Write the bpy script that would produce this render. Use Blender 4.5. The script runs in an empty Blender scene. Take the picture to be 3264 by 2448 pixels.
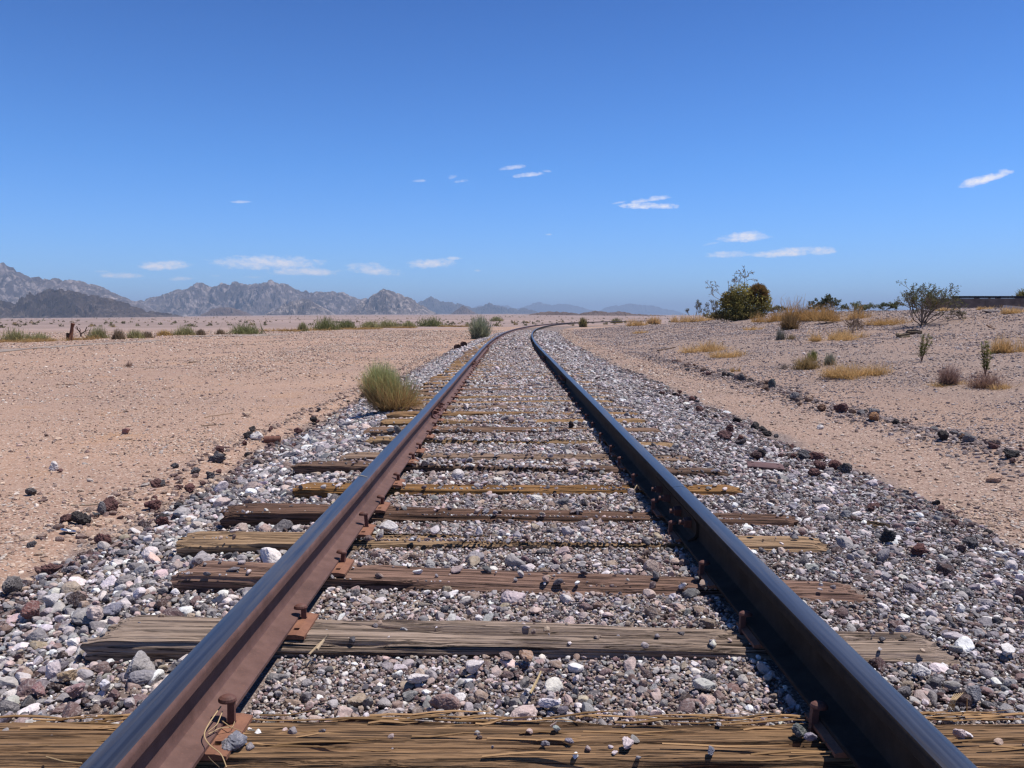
import bpy, math, random
import numpy as np
from mathutils import Vector, Matrix

R = math.radians
rng = np.random.default_rng(7)
random.seed(7)
scn = bpy.context.scene
COL = scn.collection

# ------------------------------------------------------------------ camera
PW, PH = 3264.0, 2448.0
F = 2567.0                       # focal length in photo pixels
RAIL_H, PLATE_H = 0.1525, 0.014
RAIL_TOP = RAIL_H + PLATE_H
CAM = Vector((-0.031, 0.0, 0.778 + RAIL_TOP))
PITCH = math.atan((1224 - 1013) / F)
YAW = math.atan((1632 - 1625.6) / F)
cam_d = bpy.data.cameras.new("camera")
cam_d.sensor_width = 36.0
cam_d.lens = 36.0 * F / PW
cam_d.clip_start, cam_d.clip_end = 0.05, 150000.0
cam = bpy.data.objects.new("camera", cam_d)
cam.location = CAM
cam.rotation_euler = (math.pi / 2 - PITCH, 0.0, -YAW)
COL.objects.link(cam)
scn.camera = cam
CROT = cam.rotation_euler.to_matrix()


def ray(px, py):
    return (CROT @ Vector(((px - PW / 2) / F, -(py - PH / 2) / F, -1.0))).normalized()


def depth(p):
    """distance along the optical axis"""
    return -((CROT.transposed() @ (Vector(p) - CAM)).z)


# ------------------------------------------------------------------ noise
def _h(ix, iy, s):
    a = (ix.astype(np.int64) * 374761393 + iy.astype(np.int64) * 668265263 + s * 1442695041) & 0x7FFFFFFF
    a = ((a ^ (a >> 13)) * 1274126177) & 0x7FFFFFFF
    a = a ^ (a >> 16)
    return (a & 0xFFFF) / 65535.0


def vn(x, y, s=0):
    """value noise 0..1"""
    x = np.asarray(x, float); y = np.asarray(y, float)
    x, y = np.broadcast_arrays(x, y)
    ix = np.floor(x); iy = np.floor(y)
    fx = x - ix; fy = y - iy
    fx = fx * fx * (3 - 2 * fx); fy = fy * fy * (3 - 2 * fy)
    a = _h(ix, iy, s); b = _h(ix + 1, iy, s); c = _h(ix, iy + 1, s); d = _h(ix + 1, iy + 1, s)
    return (a * (1 - fx) + b * fx) * (1 - fy) + (c * (1 - fx) + d * fx) * fy


def fbm(x, y, s=0, o=4, g=0.5):
    t = 0; a = 1; n = 0
    for k in range(o):
        t = t + a * vn(x * 2 ** k + 17.3 * k, y * 2 ** k - 9.1 * k, s + k); n += a; a *= g
    return t / n


def sst(a, b, x):
    t = np.clip((np.asarray(x, float) - a) / (b - a), 0, 1)
    return t * t * (3 - 2 * t)


# ------------------------------------------------------------------ track line and terrain height
def xc(y):
    y = np.asarray(y, float)
    t = np.maximum(np.minimum(y, 260.0) - 20.0, 0)
    v = .00078 * t * t * (1 + .0012 * np.maximum(np.minimum(y, 260.0) - 90, 0))
    return v + np.maximum(y - 260.0, 0) * 0.6


def heading(y):
    e = 0.5
    return math.atan2(float(xc(y + e) - xc(y - e)), 2 * e)


def zbed(d, y):
    """ground under the stones of the ballast, in track coordinates"""
    far = sst(5, 9, y)
    z = np.interp(d, [-2.15, -1.3, -.75, .75, 1.3, 2.45], [-.20, -.080, -.050, -.030, -.040, -.155])
    return z + far * .03 * (np.abs(d) < 1.6) * np.clip((1.6 - np.abs(d)) / .4, 0, 1)


def zt(x, y):
    x = np.asarray(x, float); y = np.asarray(y, float)
    d = x - xc(y)
    r = np.hypot(x, y)
    z = np.where(d < -1.9, -.2, -.15)
    inb = (d > -2.15) & (d < 2.45)
    z = np.where(inb, zbed(np.clip(d, -2.15, 2.45), y), np.where(d < 0, -.20, -.155))
    near = 1 - sst(120, 200, y)
    # low berms of bulldozed stones on both sides
    z = z + .05 * np.exp(-((d - 3.85) / .22) ** 2) * (1 - sst(22, 34, y)) * (.5 + fbm(x, y * 1.7, 3, 2))
    z = z + .025 * np.exp(-((d + 2.4) / .15) ** 2) * (1 - sst(22, 34, y))
    # the rise on the right
    m = np.clip((d - 4.1) / 15.0, 0, 1)
    m = m * (1 + .10 * np.sin(m * 9)) * 1.40
    fall = (1 - sst(60, 105, y)) * sst(-30, -5, y)
    z = z + np.where(d > 4.1, m, 0) * fall
    # unevenness away from the track
    off = sst(2.5, 5, np.abs(d))
    z = z + off * ((fbm(x * .35, y * .35, 5, 3) - .5) * .10 + (fbm(x * 1.6, y * 1.6, 9, 3) - .5) * .035) * (1 - sst(150, 400, r))
    # the wide plain: a little lower beyond the clearing, then rising to the hills
    az = np.arctan2(x, np.maximum(y, 1e-3))
    z = z - .75 * sst(60, 200, r) * (1 - .6 * sst(3, 8, d) * fall)
    sl = np.interp(az, [-.62, -.45, -.25, 0.0, .3, .6], [-.0002, .0012, .0042, .0052, .0030, .0030])
    z = z + sl * np.maximum(r - 250, 0) * sst(250, 900, r)
    return z


_TT = np.concatenate([np.linspace(.5, 6, 300), 6 * (3000 / 6) ** np.linspace(0, 1, 2500)[1:]])


def G(px, py):
    """where the line of sight through a photo pixel meets the ground"""
    d = ray(px, py)
    tt = _TT
    for _ in range(4):
        Pz = CAM.z + d.z * tt
        below = np.nonzero(Pz < zt(CAM.x + d.x * tt, CAM.y + d.y * tt))[0]
        i = int(below[0]) if len(below) else len(tt) - 1
        tt = np.linspace(tt[max(i - 1, 0)], tt[i], 40)
    p = CAM + d * float(tt[-1])
    return Vector((p.x, p.y, float(zt(p.x, p.y))))


def GZ(px, py, z):
    d = ray(px, py)
    t = (z - CAM.z) / d.z
    return CAM + d * t


# ------------------------------------------------------------------ objects and properties
def mesh(name, V, Fc, mat=None, col=None, smooth=False, mats=None, mi=None):
    """one mesh from arrays; Fc is a list of (n,k) face arrays"""
    V = np.asarray(V, np.float32)
    if not isinstance(Fc, list):
        Fc = [Fc]
    Fc = [np.asarray(f, np.int32) for f in Fc if len(f)]
    me = bpy.data.meshes.new(name)
    me.vertices.add(len(V))
    me.vertices.foreach_set("co", V.ravel())
    loops = np.concatenate([f.ravel() for f in Fc])
    tot = np.concatenate([np.full(len(f), f.shape[1], np.int32) for f in Fc])
    start = np.concatenate([[0], np.cumsum(tot)[:-1]]).astype(np.int32)
    me.loops.add(len(loops)); me.loops.foreach_set("vertex_index", loops)
    me.polygons.add(len(tot)); me.polygons.foreach_set("loop_start", start)
    if mats:
        for m in mats:
            me.materials.append(m)
        if mi is not None:
            me.polygons.foreach_set("material_index", np.asarray(mi, np.int32))
    elif mat:
        me.materials.append(mat)
    me.update(calc_edges=True)
    me.polygons.foreach_set("use_smooth", np.full(len(tot), bool(smooth)))
    if col is not None:
        c = np.ones((len(V), 4), np.float32); c[:, :3] = col
        a = me.color_attributes.new("col", 'FLOAT_COLOR', 'POINT')
        a.data.foreach_set("color", c.ravel())
    me.validate()
    return me


def link(name, me, parent=None, loc=(0, 0, 0), rot=(0, 0, 0)):
    o = bpy.data.objects.new(name, me)
    o.location = loc; o.rotation_euler = rot
    if parent:
        o.parent = parent
    COL.objects.link(o)
    return o


def empty(name, loc=(0, 0, 0), rz=0.0):
    o = bpy.data.objects.new(name, None)
    o.empty_display_size = .1
    o.location = loc; o.rotation_euler = (0, 0, rz)
    COL.objects.link(o)
    return o


def tag(o, label=None, cat=None, group=None, kind=None):
    if label: o["label"] = label
    if cat: o["category"] = cat
    if group: o["group"] = group
    if kind: o["kind"] = kind
    return o


# ------------------------------------------------------------------ materials
def newmat(name):
    m = bpy.data.materials.new(name); m.use_nodes = True
    nt = m.node_tree
    b = nt.nodes["Principled BSDF"]
    b.inputs["Roughness"].default_value = .85
    b.inputs["Specular IOR Level"].default_value = .25
    return m, nt, b


def nd(nt, t, **kw):
    n = nt.nodes.new(t)
    for k, v in kw.items():
        if k in n.inputs: n.inputs[k].default_value = v
        else: setattr(n, k, v)
    return n


def L(nt, a, b): nt.links.new(a, b)


def noise(nt, vec, scale, detail=4, rough=.55, dist=0.0):
    n = nd(nt, "ShaderNodeTexNoise", Scale=scale, Detail=detail, Roughness=rough, Distortion=dist)
    L(nt, vec, n.inputs["Vector"]); return n.outputs["Fac"]


def ramp(nt, fac, stops):
    n = nd(nt, "ShaderNodeValToRGB")
    cr = n.color_ramp
    while len(cr.elements) < len(stops): cr.elements.new(.5)
    for e, (p, c) in zip(cr.elements, stops):
        e.position = p
        e.color = (c, c, c, 1) if isinstance(c, (int, float)) else (*c, 1)
    L(nt, fac, n.inputs[0]); return n.outputs[0]


def mixc(nt, fac, a, b, mode='MIX'):
    n = nd(nt, "ShaderNodeMix", data_type='RGBA', blend_type=mode)
    for s, v in ((n.inputs[0], fac), (n.inputs[6], a), (n.inputs[7], b)):
        if isinstance(v, (int, float)): s.default_value = v
        elif isinstance(v, tuple): s.default_value = (*v, 1)
        else: L(nt, v, s)
    return n.outputs[2]


def math_(nt, op, a, b=0.0, clamp=False):
    n = nd(nt, "ShaderNodeMath", operation=op, use_clamp=clamp)
    for s, v in ((n.inputs[0], a), (n.inputs[1], b)):
        if isinstance(v, (int, float)): s.default_value = v
        else: L(nt, v, s)
    return n.outputs[0]


def bump(nt, b, h, strength=.4, dist=.01):
    n = nd(nt, "ShaderNodeBump", Strength=strength, Distance=dist)
    L(nt, h, n.inputs["Height"]); L(nt, n.outputs[0], b.inputs["Normal"]); return n


def attr(nt, name="col"):
    return nd(nt, "ShaderNodeAttribute", attribute_name=name)


def pos(nt): return nd(nt, "ShaderNodeNewGeometry").outputs["Position"]


def objc(nt): return nd(nt, "ShaderNodeTexCoord").outputs["Object"]


def vscale(nt, v, s):
    n = nd(nt, "ShaderNodeMapping"); n.inputs["Scale"].default_value = s
    L(nt, v, n.inputs[0]); return n.outputs[0]


def mat_stone():
    m, nt, b = newmat("crushed stone")
    p = pos(nt)
    c = attr(nt).outputs["Color"]
    f = math_(nt, 'ADD', math_(nt, 'MULTIPLY', noise(nt, p, 70, 5, .65), .9), math_(nt, 'MULTIPLY', noise(nt, p, 420, 3, .6), .35))
    k = ramp(nt, f, [(.30, .52), (.6, 1.0), (.85, 1.35)])
    c1 = mixc(nt, 1.0, c, k, 'MULTIPLY')
    vein = ramp(nt, noise(nt, p, 38, 3, .5, 1.5), [(.46, 0.0), (.5, .35), (.54, 0.0)])
    L(nt, mixc(nt, vein, c1, (.55, .50, .48)), b.inputs["Base Color"])
    b.inputs["Roughness"].default_value = .8
    bump(nt, b, math_(nt, 'ADD', noise(nt, p, 180, 4, .6), math_(nt, 'MULTIPLY', noise(nt, p, 60, 3), 1.2)), .55, .004)
    return m


def mat_lava():
    """porous dark volcanic rock"""
    m, nt, b = newmat("volcanic rock")
    p = pos(nt)
    c = attr(nt).outputs["Color"]
    k = ramp(nt, noise(nt, p, 45, 5, .65), [(.3, .5), (.55, 1.0), (.8, 1.5)])
    L(nt, mixc(nt, 1.0, c, k, 'MULTIPLY'), b.inputs["Base Color"])
    v = nd(nt, "ShaderNodeTexVoronoi", Scale=95.0); L(nt, p, v.inputs["Vector"])
    h = math_(nt, 'ADD', ramp(nt, v.outputs["Distance"], [(0, 0.0), (.45, 1.0)]), math_(nt, 'MULTIPLY', noise(nt, p, 35, 4), 1.5))
    bump(nt, b, h, .8, .008)
    return m


def mat_ground():
    m, nt, b = newmat("desert ground")
    p = pos(nt)
    mk = nd(nt, "ShaderNodeSeparateColor"); L(nt, attr(nt, "col").outputs["Color"], mk.inputs[0])
    n_big = noise(nt, p, .22, 4); n_mid = noise(nt, p, 1.1, 5, .6); n_fine = noise(nt, p, 14, 5, .65)
    sand = mixc(nt, ramp(nt, n_big, [(.38, 0.0), (.62, 1.0)]), (.375, .236, .168), (.30, .192, .146))
    sand = mixc(nt, ramp(nt, n_mid, [(.56, 0.0), (.70, .55)]), sand, (.38, .205, .10))
    sand = mixc(nt, ramp(nt, noise(nt, p, .6, 4, .6), [(.58, 0.0), (.72, .45)]), sand, (.26, .18, .15))
    grey = mixc(nt, ramp(nt, n_mid, [(.4, 0.0), (.65, 1.0)]), (.215, .155, .132), (.155, .114, .102))
    base = mixc(nt, mk.outputs[1], sand, grey)
    # little stones lying in the surface, two sizes
    v1 = nd(nt, "ShaderNodeTexVoronoi", Scale=30.0); L(nt, p, v1.inputs["Vector"])
    v2 = nd(nt, "ShaderNodeTexVoronoi", Scale=85.0); L(nt, p, v2.inputs["Vector"])
    bandn = ramp(nt, noise(nt, vscale(nt, p, (.45, .035, 1)), 1.0, 4, .55), [(.38, .5), (.58, 1.0)])
    base = mixc(nt, math_(nt, 'MULTIPLY', math_(nt, 'SUBTRACT', 1.0, bandn), .5), base, (.40, .26, .188))
    for v, th in ((v1, .30), (v2, .40)):
        sc = nd(nt, "ShaderNodeSeparateColor"); L(nt, v.outputs["Color"], sc.inputs[0])
        tone = ramp(nt, sc.outputs[0], [(.0, (.15, .10, .08)), (.3, (.34, .24, .185)), (.6, (.50, .38, .30)), (1, (.60, .50, .43))])
        on = math_(nt, 'MULTIPLY', ramp(nt, v.outputs["Distance"], [(th, 1.0), (th + .06, 0.0)]), math_(nt, 'MULTIPLY', ramp(nt, sc.outputs[1], [(.30, 0.0), (.34, .9)]), bandn))
        base = mixc(nt, on, base, tone)
    # dark grit under the ballast
    bedc = mixc(nt, n_fine, (.10, .075, .065), (.22, .17, .15))
    v3 = nd(nt, "ShaderNodeTexVoronoi", Scale=150.0); L(nt, p, v3.inputs["Vector"])
    sc = nd(nt, "ShaderNodeSeparateColor"); L(nt, v3.outputs["Color"], sc.inputs[0])
    bedc = mixc(nt, ramp(nt, v3.outputs["Distance"], [(.42, 1.0), (.52, 0.0)]), bedc, ramp(nt, sc.outputs[0], [(.0, (.09, .06, .055)), (.5, (.25, .19, .17)), (1, (.46, .40, .37))]))
    base = mixc(nt, mk.outputs[0], base, bedc)
    # distant plain: brown desert floor with bands of scrub
    plain = mixc(nt, ramp(nt, noise(nt, vscale(nt, p, (.004, .012, 1)), 1.0, 6, .6), [(.35, 0.0), (.65, 1.0)]), (.36, .262, .232), (.25, .185, .165))
    plain = mixc(nt, ramp(nt, noise(nt, vscale(nt, p, (.05, .05, 1)), 1.0, 4, .7), [(.55, 0.0), (.7, .6)]), plain, (.15, .125, .085))
    base = mixc(nt, mk.outputs[2], base, plain)
    base = mixc(nt, 1.0, base, ramp(nt, n_fine, [(.25, .82), (.7, 1.1)]), 'MULTIPLY')
    L(nt, base, b.inputs["Base Color"])
    b.inputs["Roughness"].default_value = .95
    h = math_(nt, 'ADD', math_(nt, 'MULTIPLY', n_fine, .8), math_(nt, 'SUBTRACT', .6, v1.outputs["Distance"]))
    bump(nt, b, h, .5, .012)
    return m


def mat_wood():
    m, nt, b = newmat("weathered timber")
    o = objc(nt)
    c = attr(nt).outputs["Color"]
    g1 = noise(nt, vscale(nt, o, (1.6, 150, 150)), 1.0, 6, .68, .35)
    g2 = noise(nt, vscale(nt, o, (6, 420, 420)), 1.0, 3, .6)
    g3 = noise(nt, vscale(nt, o, (2.2, 11, 11)), 1.0, 5, .62)
    g4 = noise(nt, vscale(nt, o, (1.1, 48, 48)), 1.0, 5, .6, .5)
    k = ramp(nt, g1, [(.30, .35), (.43, .72), (.55, 1.0), (.72, 1.4)])
    c1 = mixc(nt, 1.0, c, k, 'MULTIPLY')
    c1 = mixc(nt, ramp(nt, g2, [(.50, 0.0), (.72, .6)]), c1, mixc(nt, 1.0, c, (1.45, 1.5, 1.6), 'MULTIPLY'))
    c1 = mixc(nt, ramp(nt, g3, [(.54, 0.0), (.70, .45)]), c1, mixc(nt, 1.0, c, (.40, .37, .36), 'MULTIPLY'))
    cr = ramp(nt, g4, [(.465, 0.0), (.488, .85), (.498, .85), (.52, 0.0)])
    c1 = mixc(nt, cr, c1, (.022, .015, .012))
    L(nt, c1, b.inputs["Base Color"])
    b.inputs["Roughness"].default_value = .9
    h = math_(nt, 'SUBTRACT', math_(nt, 'ADD', g1, math_(nt, 'MULTIPLY', g2, .5)), math_(nt, 'MULTIPLY', cr, 1.2))
    bump(nt, b, h, .75, .006)
    return m


def mat_rust(name, c1, c2, c3, rough=.7):
    m, nt, b = newmat(name)
    p = objc(nt)
    a = noise(nt, p, 22, 5, .6); s = noise(nt, p, 160, 4, .6); f = noise(nt, p, 5, 5, .65)
    c = mixc(nt, ramp(nt, a, [(.35, 0.0), (.65, 1.0)]), c1, c2)
    c = mixc(nt, ramp(nt, f, [(.50, 0.0), (.66, .65)]), c, mixc(nt, 1.0, c1, (.62, .60, .60), 'MULTIPLY'))
    c = mixc(nt, ramp(nt, s, [(.55, 0.0), (.68, .7)]), c, c3)
    L(nt, c, b.inputs["Base Color"])
    b.inputs["Roughness"].default_value = rough
    b.inputs["Specular IOR Level"].default_value = .35
    bump(nt, b, s, .25, .002)
    return m


def mat_steel():
    m, nt, b = newmat("polished rail head")
    p = objc(nt)
    st = noise(nt, vscale(nt, p, (90, 1.2, 90)), 1.0, 3, .6)
    sp = noise(nt, p, 240, 3, .6)
    c = mixc(nt, ramp(nt, st, [(.35, 0.0), (.7, 1.0)]), (.125, .125, .135), (.20, .197, .205))
    L(nt, mixc(nt, ramp(nt, sp, [(.60, 0.0), (.72, .5)]), c, (.16, .12, .11)), b.inputs["Base Color"])
    fm = ramp(nt, noise(nt, vscale(nt, p, (26, .9, 26)), 1.0, 5, .65), [(.50, 0.0), (.68, .55)])
    src = b.inputs["Base Color"].links[0].from_socket
    L(nt, mixc(nt, fm, src, (.085, .062, .052)), b.inputs["Base Color"])
    L(nt, math_(nt, 'SUBTRACT', .9, math_(nt, 'MULTIPLY', fm, .9)), b.inputs["Metallic"])
    L(nt, ramp(nt, st, [(.3, .30), (.7, .40)]), b.inputs["Roughness"])
    return m


def mat_plant(name, transl=.25):
    m, nt, b = newmat(name)
    c = attr(nt).outputs["Color"]
    d = nd(nt, "ShaderNodeBsdfDiffuse"); t = nd(nt, "ShaderNodeBsdfTranslucent"); mx = nd(nt, "ShaderNodeMixShader")
    mx.inputs[0].default_value = transl
    L(nt, c, d.inputs[0]); L(nt, c, t.inputs[0])
    L(nt, d.outputs[0], mx.inputs[1]); L(nt, t.outputs[0], mx.inputs[2])
    L(nt, mx.outputs[0], nt.nodes["Material Output"].inputs[0])
    nt.nodes.remove(b)
    return m


def mat_mountain(name, dark, mid, pale, pale_amt, sc=1.0):
    m, nt, b = newmat(name)
    p = pos(nt)
    n1 = noise(nt, p, .0035 * sc, 7, .62, .8); n2 = noise(nt, vscale(nt, p, (1, 1, .35)), .02 * sc, 6, .68, .6)
    n3 = noise(nt, p, .006 * sc, 5, .6)
    c = mixc(nt, ramp(nt, n1, [(.38, 0.0), (.62, 1.0)]), dark, mid)
    c = mixc(nt, ramp(nt, n2, [(.50, 0.0), (.64, pale_amt)]), c, pale)
    c = mixc(nt, ramp(nt, n3, [(.54, 0.0), (.66, .6)]), c, dark)
    L(nt, c, b.inputs["Base Color"])
    b.inputs["Roughness"].default_value = 1.0
    b.inputs["Specular IOR Level"].default_value = 0.0
    bump(nt, b, n2, .8, 14.0 / sc)
    return m


def mat_plain(name, c, rough=.85, metal=0.0, var=.25, sc=20, bmp=0.3, bd=.004):
    m, nt, b = newmat(name)
    p = objc(nt)
    n = noise(nt, p, sc, 5, .6)
    L(nt, mixc(nt, 1.0, c, ramp(nt, n, [(.3, 1 - var), (.7, 1 + var)]), 'MULTIPLY'), b.inputs["Base Color"])
    b.inputs["Roughness"].default_value = rough; b.inputs["Metallic"].default_value = metal
    bump(nt, b, n, bmp, bd)
    return m


M_STONE = mat_stone(); M_LAVA = mat_lava(); M_GROUND = mat_ground(); M_WOOD = mat_wood()
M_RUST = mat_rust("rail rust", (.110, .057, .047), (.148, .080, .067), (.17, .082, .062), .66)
M_RUST_SHADE = mat_rust("shade-darkened rail rust", (.040, .031, .025), (.055, .042, .033), (.062, .042, .032), .72)  # darker copy of rail rust; the right rail's shade is put into its colour
M_RUST_SHADE.node_tree.nodes["Principled BSDF"].inputs["Specular IOR Level"].default_value = .05
M_PLATE = mat_rust("orange rust", (.19, .085, .055), (.27, .125, .075), (.14, .07, .052), .8)
M_SPIKE = mat_rust("dark rust", (.115, .05, .04), (.16, .07, .055), (.09, .045, .04), .65)
M_STEEL = mat_steel()
M_PLANT = mat_plant("dry and green plants", .42)
M_TWIG = mat_plant("bare twigs", .0)
M_STRAW = mat_plant("straw", .1)


# ------------------------------------------------------------------ shapes
def ico(level):
    t = (1 + 5 ** .5) / 2
    V = [(-1, t, 0), (1, t, 0), (-1, -t, 0), (1, -t, 0), (0, -1, t), (0, 1, t), (0, -1, -t), (0, 1, -t), (t, 0, -1), (t, 0, 1), (-t, 0, -1), (-t, 0, 1)]
    V = [np.array(v) / np.linalg.norm(v) for v in V]
    Fc = [(0, 11, 5), (0, 5, 1), (0, 1, 7), (0, 7, 10), (0, 10, 11), (1, 5, 9), (5, 11, 4), (11, 10, 2), (10, 7, 6), (7, 1, 8), (3, 9, 4), (3, 4, 2), (3, 2, 6), (3, 6, 8), (3, 8, 9), (4, 9, 5), (2, 4, 11), (6, 2, 10), (8, 6, 7), (9, 8, 1)]
    for _ in range(level):
        mid = {}; nf = []
        def mp(a, b):
            k = (min(a, b), max(a, b))
            if k not in mid:
                v = V[a] + V[b]; V.append(v / np.linalg.norm(v)); mid[k] = len(V) - 1
            return mid[k]
        for a, b, c in Fc:
            ab, bc, ca = mp(a, b), mp(b, c), mp(c, a)
            nf += [(a, ab, ca), (b, bc, ab), (c, ca, bc), (ab, bc, ca)]
        Fc = nf
    return np.array(V), np.array(Fc, np.int32)


ICO = {k: ico(k) for k in range(4)}


def rock_shape(level, g, p=11, lump=.07, fine=0.0):
    """an angular stone: a sphere cut by random planes, edges a little worn"""
    V, Fc = ICO[level]
    K = int(g.integers(7, 12))
    n = g.normal(size=(K, 3)); n /= np.linalg.norm(n, axis=1)[:, None]
    d = g.uniform(.50, .92, K)
    q = np.clip(V @ n.T, 1e-3, None) / d
    r = ((q ** p).sum(1) + .9 ** p) ** (-1 / p)
    for k in range(5):
        w = g.normal(size=3) * 2.2
        r = r * (1 + lump / 2 * np.sin(V @ w + g.uniform(0, 6)))
    if fine:
        for k in range(16):
            w = g.normal(size=3) * (5 + k * .8)
            r = r * (1 + fine / 3 * np.sin(V @ w + g.uniform(0, 6)))
    P = V * r[:, None]
    P /= np.abs(P).max()
    return P, Fc


def instances(shapes, P, S, yaw, tx, ty, Cc):
    """many stones as one vertex/face array"""
    n = len(P)
    which = rng.integers(0, len(shapes), n)
    VV, FF, CC, base = [], [], [], 0
    for k, (sv, sf) in enumerate(shapes):
        idx = np.nonzero(which == k)[0]
        if not len(idx): continue
        cy, sy = np.cos(yaw[idx]), np.sin(yaw[idx])
        cx, sx = np.cos(tx[idx]), np.sin(tx[idx])
        c2, s2 = np.cos(ty[idx]), np.sin(ty[idx])
        Z = np.zeros_like(cy); O = np.ones_like(cy)
        Rz = np.array([[cy, -sy, Z], [sy, cy, Z], [Z, Z, O]]).transpose(2, 0, 1)
        Rx = np.array([[O, Z, Z], [Z, cx, -sx], [Z, sx, cx]]).transpose(2, 0, 1)
        Ry = np.array([[c2, Z, s2], [Z, O, Z], [-s2, Z, c2]]).transpose(2, 0, 1)
        Rm = Rz @ Rx @ Ry
        loc = sv[None] * S[idx][:, None, :]
        W = np.einsum('nij,nvj->nvi', Rm, loc) + P[idx][:, None, :]
        m = sv.shape[0]
        VV.append(W.reshape(-1, 3).astype(np.float32))
        off = base + np.arange(len(idx)) * m
        FF.append((sf[None] + off[:, None, None]).reshape(-1, sf.shape[1]))
        CC.append(np.repeat(Cc[idx], m, 0))
        base += len(idx) * m
    return np.concatenate(VV), np.concatenate(FF), np.concatenate(CC)


def tube(pts, rad, sides=5):
    """a tapering tube along points -> verts, quads"""
    pts = np.asarray(pts, float); n = len(pts)
    rad = np.broadcast_to(np.asarray(rad, float), (n,))
    T = np.gradient(pts, axis=0); T /= np.linalg.norm(T, axis=1)[:, None] + 1e-9
    up = np.array([.31, .17, .94])
    A = np.cross(T, up); A /= np.linalg.norm(A, axis=1)[:, None] + 1e-9
    B = np.cross(T, A)
    a = np.arange(sides) * 2 * np.pi / sides
    V = pts[:, None] + rad[:, None, None] * (np.cos(a)[None, :, None] * A[:, None] + np.sin(a)[None, :, None] * B[:, None])
    V = V.reshape(-1, 3)
    i = np.arange(n - 1)[:, None] * sides; j = np.arange(sides)[None]; k = (j + 1) % sides
    Q = np.stack([i + j, i + k, i + sides + k, i + sides + j], -1).reshape(-1, 4)
    return V, Q


class MB:
    """collects pieces into one mesh"""
    def __init__(s): s.V = []; s.F = {3: [], 4: []}; s.C = []; s.n = 0
    def add(s, V, Fc, col=(1, 1, 1)):
        V = np.asarray(V, float); Fc = np.asarray(Fc)
        if not len(V): return
        s.V.append(V)
        s.C.append(np.broadcast_to(np.asarray(col, float), (len(V), 3)))
        s.F[Fc.shape[1]].append(Fc + s.n); s.n += len(V)
    def box(s, c, h, col=(1, 1, 1), rz=0, bev=0.0):
        x, y, z = h
        V = np.array([(i, j, k) for i in (-x, x) for j in (-y, y) for k in (-z, z)], float)
        Q = [(0, 1, 3, 2), (4, 6, 7, 5), (0, 4, 5, 1), (2, 3, 7, 6), (0, 2, 6, 4), (1, 5, 7, 3)]
        ca, sa = math.cos(rz), math.sin(rz)
        V = V @ np.array([[ca, sa, 0], [-sa, ca, 0], [0, 0, 1]]) + np.array(c)
        s.add(V, Q, col)
    def mesh(s, name, mat, smooth=False):
        Fl = [np.concatenate(f) for f in s.F.values() if f]
        return mesh(name, np.concatenate(s.V), Fl, mat, np.concatenate(s.C), smooth)


# ------------------------------------------------------------------ ground
def build_ground():
    az = np.unique(np.concatenate([np.radians(np.arange(-46, 46.01, .2)), np.radians(np.arange(46, 314, 2.0))]))
    r = [0.0, .25]
    while r[-1] < 60000: r.append(r[-1] * 1.021 + .004)
    r = np.array(r[1:])
    A, Rr = np.meshgrid(az, r)
    X = np.sin(A) * Rr; Y = np.cos(A) * Rr
    Z = zt(X, Y)
    V = np.stack([X, Y, Z], -1).reshape(-1, 3)
    na, nr = len(az), len(r)
    i = np.arange(nr - 1)[:, None] * na; j = np.arange(na)[None]; k = (j + 1) % na
    Q = np.stack([i + j, i + na + j, i + na + k, i + k], -1).reshape(-1, 4)
    V = np.concatenate([V, [[0, 0, float(zt(0, 0))]]])
    T = np.stack([np.arange(na), (np.arange(na) + 1) % na, np.full(na, len(V) - 1)], -1)[:, ::-1]
    x, y = V[:, 0], V[:, 1]
    d = x - xc(y); rr = np.hypot(x, y)
    wob = (fbm(x * 2, y * 2, 21, 3) - .5) * .3
    bed = sst(-2.25, -2.05, d + wob) * (1 - sst(2.4, 2.6, d + wob)) * (1 - sst(200, 300, rr))
    grey = np.maximum(sst(3.2, 5.2, d + (fbm(x * .8, y * .8, 31, 3) - .5) * 3) * .9, sst(2.2, 2.5, d) * (.25 + .5 * fbm(x * 2.5, y * 1.2, 32, 3))) * (1 - sst(60, 110, y))
    plain = sst(50, 110, rr) * np.where(d > 3, sst(55, 110, y), 1.0)
    plain = np.maximum(plain * (np.abs(d) > 14), plain * sst(8, 25, np.abs(d)))
    plain = np.maximum(plain, sst(190, 330, rr))
    C = np.stack([bed, grey, plain], -1)
    me = mesh("ground", V, [Q, T], M_GROUND, C, True)
    tag(link("ground", me), kind="structure")


build_ground()


# ------------------------------------------------------------------ far mountains
def skyline(pts, n, jag, seed):
    pts = np.array(pts, float)
    u = np.linspace(pts[0, 0], pts[-1, 0], n)
    y = np.interp(u, pts[:, 0], pts[:, 1])
    jit = (1 - np.abs(fbm(u * .045, u * 0 + seed, seed, 6, .62) * 2 - 1) * 2.2 - .35) * 1.5 * jag
    w = np.clip(np.minimum(u - u[0], u[-1] - u) / 25, 0, 1)
    return u, y - jit * w


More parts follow.
